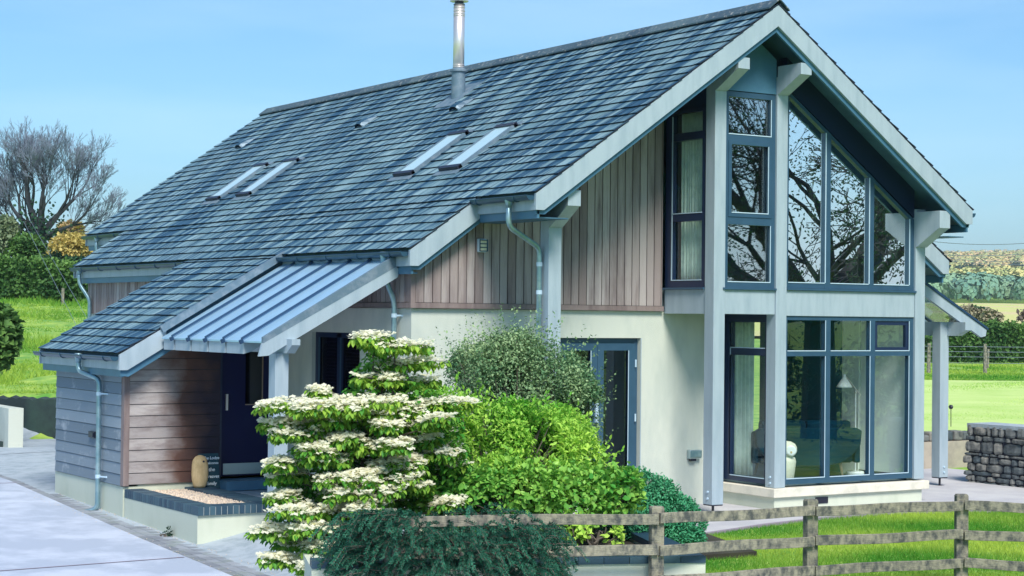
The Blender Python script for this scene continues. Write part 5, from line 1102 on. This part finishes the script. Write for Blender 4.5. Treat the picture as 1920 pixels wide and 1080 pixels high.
blobshrub('reed_thicket', 1790, 1872, 575, 622, 150, 2600, .35, 'reed', 'patch of brown winter scrub above the dark hedge', 'bush', 52, shell=.8)
blobshrub('field_bush', 1810, 1850, 578, 592, 230, 700, .5, 'leafdark', 'small dark bush standing in the pale yellow field', 'bush', 53, shell=.8)
blobshrub('field_bush', 1912, 1975, 580, 610, 170, 700, .4, 'twigbrown', 'dark leafless bush at the right edge of the pale field', 'bush', 54, shell=.9)
# pale yellow far field
q0 = []
sheetv = []
ss = np.linspace(150, 520, 16); qv = np.linspace(.10, .36, 10); V_ = []
for s_ in ss:
    for qq in qv: x = CAM[0]+AF[0]*s_+AR[0]*s_*qq; y = CAM[1]+AF[1]*s_+AR[1]*s_*qq; V_.append((x, y, float(H(x, y))+.25))
F_ = [(j*10+i, j*10+i+1, j*10+i+11, j*10+i+10) for j in range(15) for i in range(9)]
mat('yellowfield', (.52, .58, .16), c3=(.60, .50, .26), rough=1, ns=.02, lo=.4, hi=.6)
tag(link('meadow', npmesh('meadow', V_, F_, ['yellowfield'])), kind='structure')
# woods on the far hills
def woods(name, n, s0, s1, rad, m, label, seed, q0=.13, q1=.36, mask=.0, L_=2.2, per=26, hf=1.):
    r = np.random.default_rng(seed); s_ = s0+(s1-s0)*r.random(n); qq = r.uniform(q0, q1, n); x = CAM[0]+AF[0]*s_+AR[0]*s_*qq; y = CAM[1]+AF[1]*s_+AR[1]*s_*qq; z = H(x, y); C_ = np.stack([x, y, z], 1)
    if mask: k = clumpy(C_/1000, 9, seed) > mask; C_ = C_[k]
    n = len(C_); d = nrm(r.normal(size=(n, per, 3))); d[..., 2] = np.abs(d[..., 2])*1.1-.1; rr_ = (rad*r.uniform(.6, 1.25, n))[:, None, None]; P_ = (C_[:, None, :]+np.array((0, 0, rad*.55*hf))+d*rr_*np.array((1, 1, hf))).reshape(-1, 3); k = len(P_); N_ = d.reshape(-1, 3)
    t = np.clip(np.repeat(r.random(n), per)*.8+r.random(k)*.3, 0, 1)
    return tag(link(name, leafmesh(name, P_, nrm(np.cross(N_, rdir(k))), N_, L_*r.uniform(.7, 1.2, k), L_*.8, t, m)), label, 'woodland', kind='stuff')
woods('valley_wood', 420, 560, 900, 5.5, 'wood_blue', 'blue-green wood along the far edge of the yellow field', 71, L_=2.0, per=90, q0=.2, q1=.33)
woods('hillside_wood', 2600, 950, 2500, 5.5, 'wood_far', 'yellow-green spring woods covering the distant hills', 72, L_=3.0, per=40, q0=.2, q1=.33)
woods('russet_wood', 1500, 1250, 2500, 5.5, 'wood_orange', 'russet and orange trees scattered over the distant hills', 73, L_=3.0, per=40, q0=.2, q1=.33)
for i, (px, s_, hh) in enumerate([(1795, 1180, 20), (1803, 1190, 24), (1812, 1200, 21), (1820, 1185, 25), (1829, 1190, 20), (1838, 1180, 23), (1846, 1195, 19), (1855, 1190, 22), (1861, 1200, 17), (1897, 1300, 27), (1906, 1290, 31), (1916, 1300, 28), (1927, 1290, 30)]):
    x, y, z = onfield(px, s_); hh *= .42; z += 1; o = empty('pine_tree', (x, y, z), 'dark pine, %s from the left in the %s on the distant hillside' % (('first', 'second', 'third', 'fourth', 'fifth', 'sixth', 'seventh', 'eighth', 'ninth')[i if i < 9 else i-9], 'long clump' if i < 9 else 'small taller clump'), 'tree', 'dark pines on the far hillside'); q = MB(); q.tube([(x, y, z-8), (x, y, z+hh*.6)], [.8, .3], 5); q.build('trunk', 'bark', o)
    k = 160; d = rdir(k); P_ = np.array((x, y, z+hh*.45))+d*np.array((hh*.26, hh*.26, hh*.52))*rng.uniform(.5, 1.1, k)[:, None]; link('crown', leafmesh('crown', P_, rdir(k), rdir(k), 1.7, 1.4, rng.random(k)*.6, 'leafdark'), o)
# power lines right, stay wires left
for k, (pa_, pb_, lb) in enumerate([((1700, 446, 70), (2000, 447, 70), 'highest of the four thin wires crossing the sky right of the eave'), ((1700, 470, 72), (2000, 466, 72), 'second wire from the top crossing the sky right of the eave'), ((1700, 473, 80), (2000, 486, 80), 'third wire from the top crossing the sky right of the eave'), ((1700, 478, 85), (2000, 492, 85), 'lowest of the four thin wires crossing the sky right of the eave')]):
    a, b = PX(*pa_), PX(*pb_); q = MB(); q.tube([a*(1-u)+b*u-np.array((0, 0, .25*4*u*(1-u))) for u in np.linspace(0, 1, 12)], .013 if k < 2 else .010, 4, cap=False); tag(q.build('power_line', 'wire', origin=tuple(a)), lb, 'cable', 'overhead wires')
for pa_, pb_, lb in (((44, 415, 78), (143, 610, 62), 'nearer to the tree of two thin stay wires slanting down across the field'), ((50, 402, 78), (165, 600, 62), 'stay wire slanting down across the field nearest the house')):
    a, b = PX(*pa_), PX(*pb_); q = MB(); q.tube([a, b], .008, 4, cap=False); tag(q.build('stay_wire', 'wire', origin=tuple(b)), lb, 'cable', 'stay wires')

# ------------------------------------------------------------------ haze
hz = MB(); hz.box(-5150, 5150, -4150, 5150, -3, 180); ho = hz.build('haze', 'white'); m = bpy.data.materials.new('haze'); m.use_nodes = True; n = m.node_tree.nodes; n.remove(n['Principled BSDF'])
pv = n.new('ShaderNodeVolumePrincipled'); pv.inputs['Color'].default_value = (.85, .92, 1, 1); pv.inputs['Density'].default_value = .00020; pv.inputs['Anisotropy'].default_value = .2; m.node_tree.links.new(pv.outputs[0], n['Material Output'].inputs['Volume'])
ho.data.materials[0] = m; tag(ho, 'thin pale haze in the air over the valley', 'haze', kind='stuff')
